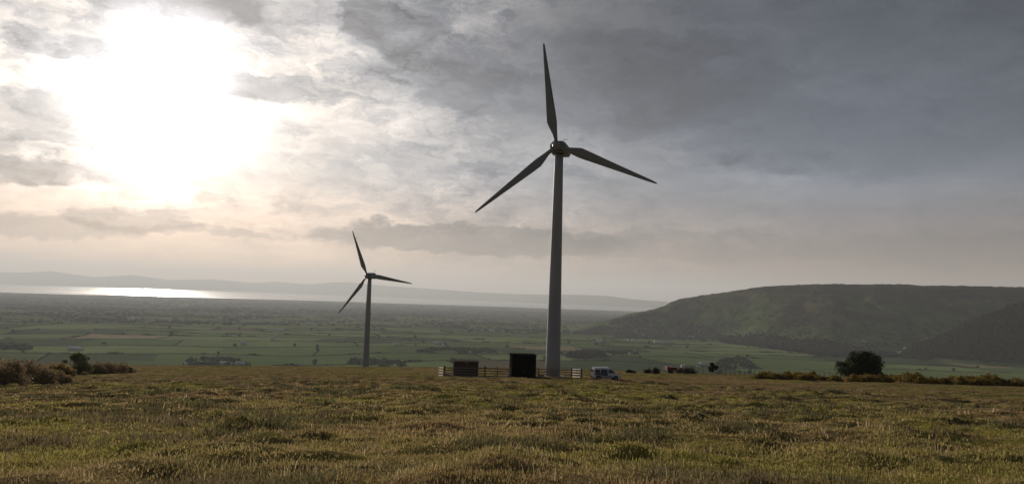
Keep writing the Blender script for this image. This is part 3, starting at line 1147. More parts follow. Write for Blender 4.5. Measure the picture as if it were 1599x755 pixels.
def van():
    p = gp(945.6, 116.2)
    root = empty('parked_van', p, R(9))
    L0, L1 = -2.07, 2.07
    prof_ = [(-2.05, 0.34), (-2.07, 0.62), (-2.06, 1.05), (-2.00, 1.55), (-1.90, 1.76), (-1.6, 1.83), (-0.6, 1.85), (0.30, 1.82), (0.55, 1.74), (0.95, 1.42), (1.30, 1.12), (1.72, 1.00), (1.96, 0.86), (2.06, 0.62), (2.05, 0.34), (1.7, 0.27), (-1.7, 0.27)]
    mb = MB()
    rings = []
    for s, k in ((-1, 1.0), (-1, 0.93), (1, 0.93), (1, 1.0)):
        if k == 1.0:                                      # outer flank, profile pulled in a little for a rounded shoulder
            rings.append([(x * 0.985, s * hw(z), z - (0.05 if z > 1.6 else 0)) for x, z in prof_])
        else:
            rings.append([(x, s * hw(z) * k, z) for x, z in prof_])
    mb.loft(rings)
    mb.build('body', M_van, root, bevel=0.03, segs=3)
    e = 0.012
    for s in (-1, 1):
        def sp(x, z, q=e):
            return (x, s * (hw(z) + q), z)
        MB().poly([sp(0.18, 1.10), sp(1.05, 1.10), sp(0.62, 1.56), sp(0.22, 1.60)]).build('side_window', M_glass, root)
        MB().poly([sp(-0.95, 1.10), sp(0.02, 1.10), sp(0.02, 1.60), sp(-0.95, 1.60)]).build('side_window', M_glass, root)
        MB().poly([sp(-1.85, 1.12), sp(-1.08, 1.12), sp(-1.08, 1.58), sp(-1.80, 1.56)]).build('side_window', M_glass, root)
        MB().poly([sp(-1.84, 0.80), sp(0.06, 0.72), sp(0.06, 1.085), sp(-1.86, 1.085)]).build('side_graphic', M_blue, root)
        MB().box((0.12, s * 0.868, 0.86), (0.015, 0.012, 0.9)).build('door_seam', M_black, root)
        MB().box((0, s * 0.875, 0.40), (2.0, 0.05, 0.13)).build('side_sill', M_black, root, bevel=0.01)
        MB().box((-0.45, s * 0.885, 0.66), (2.6, 0.03, 0.07)).build('rub_strip', M_black, root, bevel=0.01)
        MB().box((0.98, s * 1.0, 1.14), (0.12, 0.2, 0.2)).build('mirror', M_black, root, bevel=0.03)
        MB().box((-0.02, s * 0.895, 1.02), (0.16, 0.03, 0.04)).build('handle', M_black, root)
        MB().loft([[(2.07, s * 0.50, 0.72), (2.07, s * 0.78, 0.72), (1.93, s * 0.80, 0.92), (1.93, s * 0.52, 0.92)], [(1.9, s * 0.50, 0.70), (1.9, s * 0.78, 0.70), (1.85, s * 0.80, 0.90), (1.85, s * 0.52, 0.90)]]).build('headlight', M_lamp, root)
        MB().box((-2.06, s * 0.78, 1.05), (0.05, 0.12, 0.5)).build('tail_light', M_red, root, bevel=0.01)
        for x in (-1.32, 1.33):
            arch = MB()
            arch.tube([(x, s * 0.70, 0.34), (x, s * 0.868, 0.34)], [0.385, 0.385], 28)
            arch.build('wheel_arch', M_black, root)
            wr = empty('wheel', (x, s * 0.80, 0.30))
            wr.parent = root
            MB().loft([[(math.cos(a) * r_, yy, math.sin(a) * r_) for a in [2 * math.pi * k / 28 for k in range(28)]] for (yy, r_) in ((-0.10, 0.26), (-0.09, 0.30), (-0.03, 0.315), (0.03, 0.315), (0.09, 0.30), (0.10, 0.26))]).build('tyre', M_tyre, wr, smooth=True)
            MB().loft([[(math.cos(a) * r_, s * yy, math.sin(a) * r_) for a in [2 * math.pi * k / 20 for k in range(20)]] for (yy, r_) in ((0.085, 0.20), (0.115, 0.19), (0.10, 0.10), (0.115, 0.04))]).build('rim', M_rim, wr, smooth=True)
    ws = [(0.62, -0.70, 1.715), (0.62, 0.70, 1.715), (1.27, 0.76, 1.16), (1.27, -0.76, 1.16)]
    MB().poly([(x + 0.03, y, z + 0.015) for x, y, z in ws]).build('windscreen', M_glass, root)
    MB().box((-2.055, 0.36, 1.36), (0.03, 0.5, 0.36)).build('rear_window', M_glass, root, bevel=0.01)
    MB().box((-2.055, -0.36, 1.36), (0.03, 0.5, 0.36)).build('rear_window', M_glass, root, bevel=0.01)
    MB().box((-2.08, 0, 0.42), (0.12, 1.6, 0.2)).build('bumper', M_black, root, bevel=0.03)
    MB().box((2.08, 0, 0.42), (0.12, 1.6, 0.24)).build('bumper', M_black, root, bevel=0.03)
    MB().box((2.075, 0, 0.72), (0.04, 0.8, 0.12)).build('grille', M_black, root, bevel=0.01)
    MB().box((-2.09, 0, 0.66), (0.02, 0.5, 0.11)).build('number_plate', M_plate, root)
    tag(root, 'small white van with dark blue side panels parked on the moor right of the compound', 'van')


van()
def upto(u, v, ds):
    """height of a thing at depth ds whose top is seen in direction (u, v)"""
    return ray(u, v)[2] * ds - at(u, v, ds)[2]



# ------------------------------------------------------------------ shrubs, gorse and trees near the moor's edge
GORSE = [(0.055, 0.062, 0.022), (0.075, 0.070, 0.026), (0.12, 0.085, 0.032), (0.17, 0.11, 0.025)]
FLOWER = [(0.72, 0.46, 0.03), (0.62, 0.36, 0.02), (0.78, 0.55, 0.05)]
FLARE_BROWN = [(0.32, 0.225, 0.155), (0.38, 0.27, 0.19), (0.26, 0.20, 0.125), (0.22, 0.20, 0.11)]  # left gorse tones, with the tint and brightness of sun flare painted in


def gorse_proto(seed, w, h, fl, tones, nleaf=5200, leaf=0.085):
    g = np.random.default_rng(seed)
    root = empty('gorse_bush', (0, 0, 0))
    cs, rs_ = [], []
    for k in range(16):
        a, q = g.random() * 6.28, g.random() ** 0.6
        x, y = math.cos(a) * q * w * 0.42, math.sin(a) * q * w * 0.30
        top = h * (1 - 0.55 * q ** 2) * (0.72 + 0.36 * g.random())
        r_ = 0.20 * h + 0.16 * h * g.random()
        for zz in np.arange(r_ * 0.5, top - r_ * 0.4, r_ * 0.8):
            cs.append((x, y, zz))
            rs_.append((r_ * 1.25, r_ * 1.1, r_))
    V, F, T = leaves(cs, rs_, nleaf, leaf, tones, seed, up=0.8, shell=0.5)
    mesh_np('foliage', V, F, M_leaf, root, tone=T)
    if fl:
        V, F, T = leaves(cs, np.asarray(rs_) * 1.06, int(nleaf * fl), leaf * 0.8, FLOWER, seed + 5, up=0.8, shell=0.8)
        mesh_np('flowers', V, F, M_leaf, root, tone=T)
    mb = MB()
    for c in cs[::6]:
        limb_tube(mb, (c[0] * 0.3, c[1] * 0.3, -0.2), c, 0.05, 0.02, g, 5)
    mb.build('stems', M_bark, root)
    return root


protos = [gorse_proto(201 + k, 4.2, 1.75, fl, GORSE) for k, fl in enumerate((0.40, 0.28, 0.16, 0.33))]
pk = [kids(p) for p in protos]
fresh = [True] * 4
pl = random.Random(12)
spots = []
u = 1188
while u < 1606:
    spots.append(u)
    u += pl.uniform(8, 13)
spots = [u for u in spots if not (1312 < u < 1330)]
for n_, u in enumerate(spots):
    k = n_ % 4
    ds = pl.uniform(151, 161)
    big = 1.35 if (1410 < u < 1435 or 1480 < u < 1560) else (1.2 if u < 1260 else 0.98)
    if fresh[k]:
        o = protos[k]
        fresh[k] = False
    else:
        o = copy_tree(protos[k], None, pk[k])
    o.location = at(u, 588, ds)
    o.rotation_euler = (0, 0, pl.uniform(0, 6.28))
    o.scale = (big * pl.uniform(.8, 1.15), big * pl.uniform(.8, 1.1), big * pl.uniform(.55, 0.95))
    where = 'left of the round dark tree, thick with yellow flower' if u < 1300 else ('low beside the foot of the round dark tree' if u < 1380 else ('tall and browner right of the round tree' if big > 1.2 else 'in the straggling line right of the round tree'))
    tag(o, 'flowering gorse bush ' + where, 'gorse bush', 'gorse bushes along the far edge of the moor')

# gorse and shrubs at the left, sun flare mixed into their brown leaves
lefts = [(8, 62, 6.0, 2.5, 'big brown gorse bush at the left edge of the moor, tallest and nearest'), (48, 66, 4.6, 2.2, 'brown gorse bush touching the tallest one at the left edge'), (82, 72, 4.0, 1.35, 'low rounded brown bush between the tall left gorse and the leafy shrub'),
         (-30, 60, 5.5, 2.7, 'brown gorse bush cut by the left border of the view'), (92, 96, 5.0, 1.5, 'small pale orange-brown bush just left of the leafy shrub'), (168, 121, 6.8, 2.3, 'broad dark brown bush right of the leafy shrub'), (148, 118, 4.2, 1.7, 'low dark brown bush against the right foot of the leafy shrub'),
         (197, 128, 3.4, 1.0, 'lowest brown bush at the right end of the left-hand thicket')]
for k, (u, ds, w, h, lb) in enumerate(lefts):
    o = gorse_proto(300 + k, w, h, 0.05 if k != 4 else 0.25, FLARE_BROWN, 8200 if w > 4.5 else 5200, 0.085)
    o.location = at(u, 590, ds)
    tag(o, lb, 'bush', 'brown bushes at the left of the moor')

# leafy upright shrub between the left bushes, leaf colours lightened for the flare
o = make_tree('leafy_shrub', at(124, 585, 112), 5.6, upto(124, 548, 112), 1.0, 9500, 0.11, [(0.27, 0.285, 0.15), (0.33, 0.32, 0.18), (0.22, 0.24, 0.13)], 41, 'upright green leafy shrub standing above the brown bushes at the left', None, 26, 'shrub', 0.06, 3)
# round dark tree
make_tree('round_tree', at(1346, 589, 176), 12.6, 6.3, 1.6, 21000, 0.20, [(0.045, 0.060, 0.024), (0.060, 0.075, 0.030), (0.036, 0.046, 0.02)], 52,
          'dark round-crowned tree standing alone behind the gorse on the right', None, 64, 'tree', 0.13, 2, 0.62)
# small trees and farm beyond the edge of the moor, right of the van
TD = [(0.22, 0.235, 0.17), (0.26, 0.27, 0.19), (0.18, 0.20, 0.15)]
make_tree('thorn_tree', at(1112, 585, 190), 3.0, ray(1112, 565)[2] * 190 - at(1112, 585, 190)[2], 1.4, 2600, 0.15, [(0.022, 0.026, 0.014)], 61, 'small black-looking thorn tree on the skyline of the moor, with a bare trunk', None, 14, 'tree', 0.3)
for (u, ds, w, h, lb) in ((1024, 168, 1.8, 1.4, 'small dark round bush on the moor edge left of the red trailer'), (1013, 172, 2.2, 1.0, 'low dark bush left of the small round bush on the moor edge'), (1077, 182, 3.4, 1.9, 'dark bushy clump right of the red trailer'), (1063, 186, 2.4, 1.5, 'small dark bush directly right of the red trailer'), (985, 168, 3.2, 0.8, 'flat dark bush on the moor edge just beyond the van')):
    o = gorse_proto(int(u), w, h, 0, [(0.07, 0.07, 0.04), (0.09, 0.08, 0.05)], 3200, 0.09)
    o.name = 'dark_bush'
    o.location = at(u, 585, ds)
    tag(o, lb, 'bush', 'dark bushes on the moor edge')

# ------------------------------------------------------------------ post and wire fence along the far edge
M_wire = material('galvanised_wire', (0.25, 0.25, 0.25), 0.5, 0.4, 0.7)


def wire_fence(u0, d0, u1, d1, n, label):
    p0, p1 = Vector(at(u0, 585, d0)), Vector(at(u1, 585, d1))
    root = empty('wire_fence', p0)
    rnd = random.Random(int(u0))
    tops = []
    for k in range(n):
        q = k / (n - 1)
        x, y = p0.x + (p1.x - p0.x) * q, p0.y + (p1.y - p0.y) * q
        z = z1(x, y)
        h = 1.25 + rnd.uniform(-.12, .12)
        MB().box((x - p0.x, y - p0.y, z - p0.z + h / 2 - 0.15), (0.11, 0.11, h + 0.3), Euler((rnd.uniform(-.05, .05), rnd.uniform(-.06, .06), 0)).to_matrix()).build('post', M_post, root)
        tops.append((x - p0.x, y - p0.y, z - p0.z))
    for hh in (0.35, 0.7, 1.05):
        MB().tube([(x, y - 0.07, z + hh) for x, y, z in tops], [0.006] * n, 4).build('wire', M_wire, root)
    tag(root, label, 'fence', 'wire fences on the moor edge')


wire_fence(1118, 176, 1312, 166, 26, 'post and wire fence running past the thorn tree to the yellow gorse')
wire_fence(1318, 163, 1600, 160, 30, 'post and wire fence behind the gorse from the round tree to the right border')
wire_fence(1005, 182, 1098, 186, 12, 'post and wire fence near the red trailer')

# ------------------------------------------------------------------ buildings
M_white = mottled('white_render', (0.62, 0.61, 0.58), (0.76, 0.75, 0.72), 0.4, 0.8, 0.2)
M_slate = mottled('slate_roof', (0.10, 0.10, 0.11), (0.17, 0.17, 0.18), 0.8, 0.6, 0.3)
M_tin = mottled('pale_sheet_roof', (0.66, 0.67, 0.67), (0.80, 0.80, 0.80), 0.5, 0.35, 0.5)
M_redp = mottled('red_paint', (0.20, 0.055, 0.035), (0.28, 0.09, 0.055), 2.0, 0.6, 0.3)


def house(u, v, dist, w, d, h, rh, rz, label, roof=None, name='farmhouse', cat='house', group='farmhouses and barns scattered over the valley', chim=1, wins=3, wall=None, raw=None):
    if dist is None:
        x, y, z = hit(u, v, 1500.0)
    else:
        x, y, z = at(u, v, dist)
    root = empty(name, (x, y, z), rz + math.atan2(-x, y) * 0)
    wall_o = MB().loft([[(-w / 2, -d / 2, -1.5), (-w / 2, d / 2, -1.5), (-w / 2, d / 2, h), (-w / 2, 0, h + rh), (-w / 2, -d / 2, h)],
                        [(w / 2, -d / 2, -1.5), (w / 2, d / 2, -1.5), (w / 2, d / 2, h), (w / 2, 0, h + rh), (w / 2, -d / 2, h)]]).build('wall', wall or M_white, root)
    t = 0.22
    ov = 0.35
    k = rh / (d / 2)
    mb = MB()
    for s in (-1, 1):
        y0 = s * (d / 2 + ov)
        z0 = h - ov * k
        mb.loft([[(x_, y0, z0 + 0.02), (x_, y0, z0 + t), (x_, s * 0.001, h + rh + t), (x_, s * 0.001, h + rh + 0.02)] for x_ in (-w / 2 - 0.3, w / 2 + 0.3)])
    rf = mb.build('roof', roof or M_slate, root)
    for c in range(chim):
        MB().box((-w / 2 + 0.7 + c * (w - 1.4), 0, h + rh + 0.5), (0.9, 0.8, 1.4)).build('chimney', wall or M_white, rf)
    for q in range(wins):
        xx = -w / 2 + w * (q + 0.5) / wins
        MB().box((xx, -d / 2 - 0.02, h * 0.55), (1.0, 0.06, 1.2)).build('window', M_glass, root)
    if wins:
        MB().box((-w / 2 + w * 0.33, -d / 2 - 0.02, 1.0), (0.9, 0.06, 2.0)).build('door', M_dark, root)
    tag(root, label, cat, group)
    return root


def trailer():
    p = at(1048, 585, 178)
    root = empty('farm_trailer', p, 0.1)
    MB().loft([[(-1.15, -.8, .75), (-1.15, .8, .75), (-1.3, .95, 1.55), (-1.3, -.95, 1.55)], [(1.05, -.8, .75), (1.05, .8, .75), (1.15, .95, 1.45), (1.15, -.95, 1.45)]]).build('body', M_redp, root, bevel=0.02)
    MB().box((1.6, 0, 0.62), (1.1, 0.12, 0.1)).build('drawbar', M_dark, root)
    MB().box((0, 0, 0.66), (2.1, 0.9, 0.12)).build('chassis', M_dark, root)
    for s in (-1, 1):
        MB().tube([(-0.2, s * 0.82, 0.40), (-0.2, s * 1.02, 0.40)], [0.40, 0.40], 20).build('wheel', M_tyre, root, bevel=0.03)
    tag(root, 'low red farm trailer standing at the moor edge right of the van', 'trailer')


trailer()

H = [
    (1098, 569, 24, 10, 6, 4, 0.3, M_tin, 'grey-roofed farm building left of the farm wood beyond the moor edge', 'barn'),
    (1091, 572, 13, 8, 5, 3, -0.2, M_slate, 'white house in front of the grey-roofed farm building by the farm wood', 'house'),
    (1066, 573, 10, 7, 6, 3, 0.2, M_tin, 'small white building apart from the farm, nearest the red trailer', 'outbuilding'),
    # u, v, w, d, h, rh, rz, roof, label
    (1030, 535, 52, 16, 7, 3, 0.0, M_tin, 'long pale barn alone in a green field under the wooded hill', 'barn'),
    (985, 553, 15, 8, 6, 3, 0.3, M_slate, 'white farmhouse right of the dark oval wood', 'house'),
    (990, 551, 9, 7, 5, 3, -0.4, M_tin, 'small white outbuilding touching the farmhouse right of the dark oval wood', 'outbuilding'),
    (935, 534, 30, 12, 6, 4, 0.0, M_tin, 'pale farm roofs above the dark oval wood', 'barn'),
    (928, 534, 14, 9, 6, 3, 0.5, M_slate, 'small house at the left end of the farm above the dark oval wood', 'house'),
    (982, 531, 16, 9, 6, 4, 0.2, M_slate, 'white house at the foot of the wooded slope, left of the long barn', 'house'),
    (989, 532, 14, 9, 5, 3, -0.1, M_tin, 'low white house close right of the one at the foot of the wooded slope', 'house'),
    (1080, 527, 26, 12, 8, 4, 0.1, M_tin, 'white-roofed farm among the trees at the foot of the hill', 'barn'),
    (1006, 524, 20, 10, 8, 3, 0.4, M_slate, 'grey house in the trees low on the wooded slope', 'house'),
    (118, 546, 40, 14, 7, 3, -0.1, M_tin, 'long bright barn roof above the leafy shrub at the left', 'barn'),
    (290, 570, 7, 6, 5, 2, 0.0, M_tin, 'small bright white house at the left end of the village', 'house'),
    (325, 566, 14, 8, 6, 3, 0.4, M_slate, 'slate-roofed house inside the village at the left', 'house'),
    (348, 568, 15, 8, 5, 3, 0.1, M_tin, 'bright barn in the middle of the village at the left', 'barn'),
    (358, 570, 12, 8, 6, 3, -0.3, M_slate, 'dark-roofed house at the front of the village', 'house'),
    (375, 569, 22, 9, 5, 3, 0.0, M_tin, 'long pale barn at the right end of the village', 'barn'),
    (336, 561, 12, 8, 6, 3, 0.2, M_slate, 'dark-roofed house at the back of the village', 'house'),
    (310, 475, 90, 50, 22, 8, 0.0, M_tin, 'far bright shed near the shore under the sun glitter', 'barn'),
    (288, 479, 70, 40, 16, 8, 0.2, M_tin, 'far dull shed left of the bright one near the shore', 'barn'),
    (425, 530, 16, 10, 8, 4, 0.2, M_tin, 'bright white farmhouse alone on the plain left of the small turbine', 'house'),
    (482, 507, 34, 18, 12, 5, 0.1, M_tin, 'far white building left of the small turbine rotor', 'house'),
    (437, 517, 30, 12, 8, 4, 0.0, M_tin, 'thin pale building above the lone bright farmhouse', 'barn'),
    (617, 539, 15, 9, 7, 4, 0.2, M_tin, 'left one of the pair of white houses right of the small turbine tower', 'house'),
    (625, 538, 12, 9, 8, 4, -0.2, M_slate, 'right one of the pair of white houses right of the small turbine tower', 'house'),
    (649, 540, 10, 8, 6, 3, 0.0, M_slate, 'single small white house right of the pair by the small turbine', 'house'),
    (681, 537, 22, 10, 7, 4, 0.1, M_tin, 'pale farm building above and left of the brown hut', 'barn'),
    (694, 539, 16, 9, 7, 4, 0.3, M_slate, 'house at the right end of the farm above the brown hut', 'house'),
    (380, 537, 20, 10, 7, 4, 0.1, M_tin, 'faint pale barn on the plain above the village', 'barn'),
    (12, 543, 24, 12, 8, 4, 0.0, M_slate, 'dim farmhouse in dark trees at the far left', 'house'),
    (205, 500, 40, 20, 12, 6, 0.0, M_tin, 'faint far barn on the plain beneath the sun', 'barn'),
    (768, 517, 30, 14, 10, 5, 0.1, M_tin, 'faint far white farm left of the big tower', 'barn'),
    (545, 502, 34, 15, 10, 5, 0.1, M_tin, 'faint far white farm just left of the small tower', 'barn'),
]
house_pts = []
for (u, v, w, d, h, rh, rz, rf, lb, ct) in H:
    o = house(u, v, None, w, d, h, rh, rz, lb, rf, 'farmhouse' if ct == 'house' else ct, ct, chim=1 if ct == 'house' else 0, wins=0 if ct != 'house' else 3)
    house_pts.append((o.location.x, o.location.y))

# ------------------------------------------------------------------ hedgerows and hedgerow trees
HT = np.array([[0.034, 0.048, 0.022], [0.042, 0.056, 0.026], [0.050, 0.058, 0.030]])


def inv_grid(u, v, it=14):
    x = (u * math.cos(TH) - v * 1.05 * math.sin(TH)) * CS
    y = (u * math.sin(TH) + v * 1.05 * math.cos(TH)) * CS
    for _ in range(it):
        uu, vv = fgrid(x, y)
        du, dv = u - uu, v - vv
        x = x + 0.7 * (du * math.cos(TH) - dv * 1.05 * math.sin(TH)) * CS
        y = y + 0.7 * (du * math.sin(TH) + dv * 1.05 * math.cos(TH)) * CS
    return x, y


def okhill(x, y):
    zv_, h_, h2_ = hill_terms(x, y)
    return np.maximum(h_, h2_) < zv_ + 4


segs = []
hr = np.random.default_rng(99)
for j in range(2, 34):
    o_ = float(hash2(np.array([j]), np.array([3]), 61)[0])
    for i in range(-24, 40):
        # front edge (v = j) of the cell and its left edge
        if hr.random() < 0.78:
            t = np.linspace(0, 1, 40)
            segs.append(((i + t - o_) / 0.9, np.full(40, float(j))))
        if hr.random() < 0.45:
            t = np.linspace(0, 1, 40)
            segs.append((np.full(40, (i - o_) / 0.9), j + t))
cand = []
for (su, sv) in segs:
    x, y = inv_grid(su, sv)
    r = np.hypot(x, y)
    a = np.arctan2(x, y)
    if not (1500 < r.mean() < 6400) or y.mean() < 0 or abs(a.mean()) > R(36):
        continue
    if not okhill(x, y).all():
        continue
    z = Z(x, y)
    if (z / y).max() < -0.105:        # hidden behind the moor
        continue
    cand.append((r.mean(), x, y, z))
cand.sort(key=lambda c: c[0])


def hedge_mesh(x, y, seed):
    g = np.random.default_rng(seed)
    L = np.concatenate([[0], np.cumsum(np.hypot(np.diff(x), np.diff(y)))])
    r = float(np.hypot(x, y).mean())
    step = 2.6 * max(1.0, r / 3000.0)
    s = np.arange(0, L[-1], step) + g.uniform(-1, 1, len(np.arange(0, L[-1], step)))
    px = np.interp(s, L, x) + g.normal(0, 0.5, len(s))
    py = np.interp(s, L, y) + g.normal(0, 0.5, len(s))
    tall = vnoise(s / 45.0 + seed, s * 0, 3)
    hh = 1.5 + 1.3 * g.random(len(s)) + 6.0 * np.clip(tall - 0.58, 0, 1) * 3 * g.random(len(s))
    rad = step * 0.75 + hh * 0.15
    pz = Z(px, py) - 0.3
    T = HT[g.integers(0, 3, len(s))]
    return lumps(np.stack([px, py, pz], 1), rad, hh, T, ICO1, 0.3, seed)


def region(x, y):
    d = ray(800, 500)
    a = math.degrees(math.atan2(x, y))
    for lim, nm in ((-26, 'beyond the leafy shrub at the far left'), (-19, 'left of the village'), (-14, 'behind the village'), (-9, 'around the small turbine'), (-3, 'beyond the brown hut'),
                    (3, 'beyond the black housing and the big tower'), (8, 'beyond the white van'), (14, 'left of the farm clump'), (20, 'between the farm clump and the round tree'), (90, 'right of the round tree')):
        if a < lim:
            return nm


NIND = 270
for k, (rm, x, y, z) in enumerate(cand[:NIND]):
    V, F, T = hedge_mesh(x, y, 1000 + k)
    c = np.array([x.mean(), y.mean(), z.mean()])
    o = mesh_np('hedgerow', V - c, F, M_lump, tone=T)
    o.location = c
    band = 'near' if rm < 2500 else ('middle-distance' if rm < 3600 else 'distant')
    reg = region(c[0], c[1])
    tag(o, 'dark %s hedgerow dividing pastures %s' % (band, reg), 'hedgerow', '%s hedgerows %s' % (band, reg))
rest = cand[NIND:]
if rest:
    VV_, FF_, TT_, of = [], [], [], 0
    for k, (rm, x, y, z) in enumerate(rest):
        V, F, T = hedge_mesh(x, y, 3000 + k)
        VV_.append(V); FF_.append(F + of); TT_.append(T); of += len(V)
    o = mesh_np('far_hedgerows', np.concatenate(VV_), np.concatenate(FF_), M_lump, tone=np.concatenate(TT_))
    tag(o, 'dark lines of faint hedgerows far out on the plain', 'hedgerow', kind='stuff')
print('hedges', len(cand))

# hedgerow trees: individuals along the nearer hedges
tp = []
tr = np.random.default_rng(31)
for (rm, x, y, z) in cand[:330]:
    for _ in range(tr.poisson(0.5)):
        q = tr.integers(0, 40)
        tp.append((x[q], y[q], rm))
tp = tp[:110]
protot = []
for k in range(4):
    root = empty('valley_tree', (0, 0, 0))
    g = np.random.default_rng(400 + k)
    n = 16
    a = g.random(n) * 6.28
    q = g.random(n) ** 0.5
    zz = g.random(n)
    P0 = np.stack([np.cos(a) * q * 3.6 * np.sin(math.pi * (0.15 + 0.75 * zz)), np.sin(a) * q * 3.6 * np.sin(math.pi * (0.15 + 0.75 * zz)), 1.2 + 6.2 * zz], 1)
    V, F, T = lumps(P0, 1.5 + g.random(n), 2.4 + 1.4 * g.random(n), HT[g.integers(0, 3, n)] * 1.15, ICO1, 0.32, 500 + k)
    mesh_np('crown', V, F, M_lump, root, tone=T)
    MB().tube([(0, 0, -0.5), (0, 0, 3.5)], [0.35, 0.22], 6).build('trunk', M_bark, root)
    protot.append(root)
ptk = [kids(p) for p in protot]
used_p = [False] * 4
for n_, (x, y, rm) in enumerate(tp):
    k = n_ % 4
    o = protot[k] if not used_p[k] else copy_tree(protot[k], None, ptk[k])
    used_p[k] = True
    s = tr.uniform(0.75, 1.7)
    o.location = (x, y, z1(x, y))
    o.rotation_euler = (0, 0, tr.uniform(0, 6.28))
    o.scale = (s, s, s * tr.uniform(0.8, 1.1))
    reg = region(x, y)
    tag(o, 'small dark tree standing in a hedgerow ' + reg, 'tree', 'hedgerow trees ' + reg)


# ------------------------------------------------------------------ woods (each reads as one mass)
def wood_stuff(name, pts, rad, hgt, label, seed, tones=HT, ic=ICO1, open_=0.0):
    g = np.random.default_rng(seed)
    pts = np.asarray(pts)
    if open_:
        pts = pts[fbm(pts[:, 0] / 70.0, pts[:, 1] / 110.0, 3, seed) > open_]
    n = len(pts)
    z = Z(pts[:, 0], pts[:, 1])
    V, F, T = lumps(np.stack([pts[:, 0], pts[:, 1], z - 1], 1), rad * (0.7 + 0.6 * g.random(n)), hgt * (0.5 + 0.9 * g.random(n)), np.asarray(tones)[g.integers(0, len(tones), n)], ic, 0.34, seed)
    tag(mesh_np(name, V, F, M_lump, tone=T), label, 'woodland', kind='stuff')


def poly_pts(pix, n, seed, start=1500.0):
    """ground points inside the patch of land outlined by corner directions"""
    g = np.random.default_rng(seed)
    Q = np.array([hit(u, v, start)[:2] for u, v in pix])
    lo, hi2 = Q.min(0), Q.max(0)
    out = []
    while len(out) < n:
        p = lo + (hi2 - lo) * g.random((n * 3, 2))
        ins = np.zeros(len(p), bool)
        j = len(Q) - 1
        for i in range(len(Q)):
            c = ((Q[i, 1] > p[:, 1]) != (Q[j, 1] > p[:, 1])) & (p[:, 0] < (Q[j, 0] - Q[i, 0]) * (p[:, 1] - Q[i, 1]) / (Q[j, 1] - Q[i, 1] + 1e-9) + Q[i, 0])
            ins ^= c
            j = i
        out.extend(p[ins].tolist())
        if not ins.any():
            break
    return np.array(out[:n])


DK = np.array([[0.020, 0.026, 0.016], [0.026, 0.032, 0.020], [0.032, 0.036, 0.024]])
BR_ = np.array([[0.042, 0.046, 0.026], [0.055, 0.052, 0.032], [0.034, 0.044, 0.024]])
wood_stuff('oval_wood', poly_pts([(884, 557), (890, 552), (915, 550), (938, 550), (946, 554), (945, 558), (910, 559)], 520, 1), 5, 12, 'dark oval plantation in the pastures beyond the van', 601, DK)
wood_stuff('dark_wood', poly_pts([(946, 549), (985, 549), (1000, 552), (960, 553)], 160, 2), 5, 9, 'thin belt of trees right of the oval plantation', 602, HT)
wood_stuff('hill_foot_wood', poly_pts([(1118, 524), (1180, 522), (1240, 530), (1330, 540), (1400, 552), (1400, 558), (1300, 557), (1240, 549), (1180, 541), (1130, 535)], 2600, 3), 7, 13, 'dark belt of woodland along the foot of the moorland hill', 603, DK)
wood_stuff('slope_wood', poly_pts([(885, 522), (930, 508), (985, 493), (1030, 487), (1060, 497), (1110, 512), (1125, 526), (1060, 525), (985, 522)], 1500, 4), 8, 11, 'scattered trees and scrub on the left-hand slope of the hill', 604, BR_, open_=0.50)
wood_stuff('slope_foot_wood', poly_pts([(960, 521), (1130, 523), (1140, 532), (1060, 530), (960, 528)], 700, 5), 6, 10, 'trees round the farms under the left-hand slope', 605, HT, open_=0.50)
fp = poly_pts([(1400, 557), (1425, 540), (1460, 528), (1510, 506), (1545, 492), (1575, 480), (1640, 462), (1700, 500), (1700, 560), (1500, 561)], 5200, 6)
wood_stuff('hillside_forest', fp, 7, 12, 'dark forest covering the near slope at the far right', 606, DK)
wood_stuff('spur_edge_scrub', poly_pts([(1392, 552), (1425, 532), (1470, 517), (1520, 497), (1560, 480), (1575, 484), (1530, 505), (1470, 528), (1425, 543)], 420, 16), 6, 10, 'paler scrub fringing the upper edge of the dark forest', 616, BR_ * 1.5)
wood_stuff('valley_wood', poly_pts([(1385, 556), (1440, 552), (1600, 553), (1700, 562), (1600, 566), (1440, 562)], 900, 7), 7, 10, 'strip of trees below the dark forest at the right', 607, HT, open_=0.50)
wood_stuff('village_trees', poly_pts([(282, 572), (296, 562), (330, 557), (372, 562), (396, 571), (340, 573)], 260, 8), 5, 8, 'dark trees among the village roofs at the left', 608, HT * 1.5, open_=0.50)
wood_stuff('left_wood', poly_pts([(-60, 546), (-20, 536), (40, 537), (55, 544), (20, 549)], 420, 9), 8, 12, 'dark wood on the plain at the far left', 609, HT * 1.5, open_=0.50)
wood_stuff('mid_wood', poly_pts([(650, 547), (700, 542), (770, 545), (775, 550), (700, 553), (650, 552)], 260, 10), 6, 9, 'loose trees on the plain above the brown hut', 610, HT * 1.5, open_=0.50)
wood_stuff('tower_wood', poly_pts([(540, 568), (556, 560), (612, 562), (640, 568), (630, 574), (560, 574)], 260, 11), 6, 9, 'loose trees behind the foot of the small turbine', 611, HT * 1.5, open_=0.50)
wood_stuff('farm_wood', poly_pts([(1112, 583), (1110, 570), (1130, 562), (1155, 558), (1176, 566), (1182, 582)], 330, 13), 5, 10, 'grey-green wood beside the farm beyond the thorn tree', 613, HT * 1.3, open_=0.40)
# scrub clumps on the moorland slope
wood_stuff('slope_scrub', poly_pts([(1130, 500), (1200, 490), (1300, 500), (1390, 520), (1390, 545), (1300, 542), (1200, 528), (1130, 520)], 330, 12), 7, 5, 'bushes dotted over the lower moorland slope', 612, BR_)
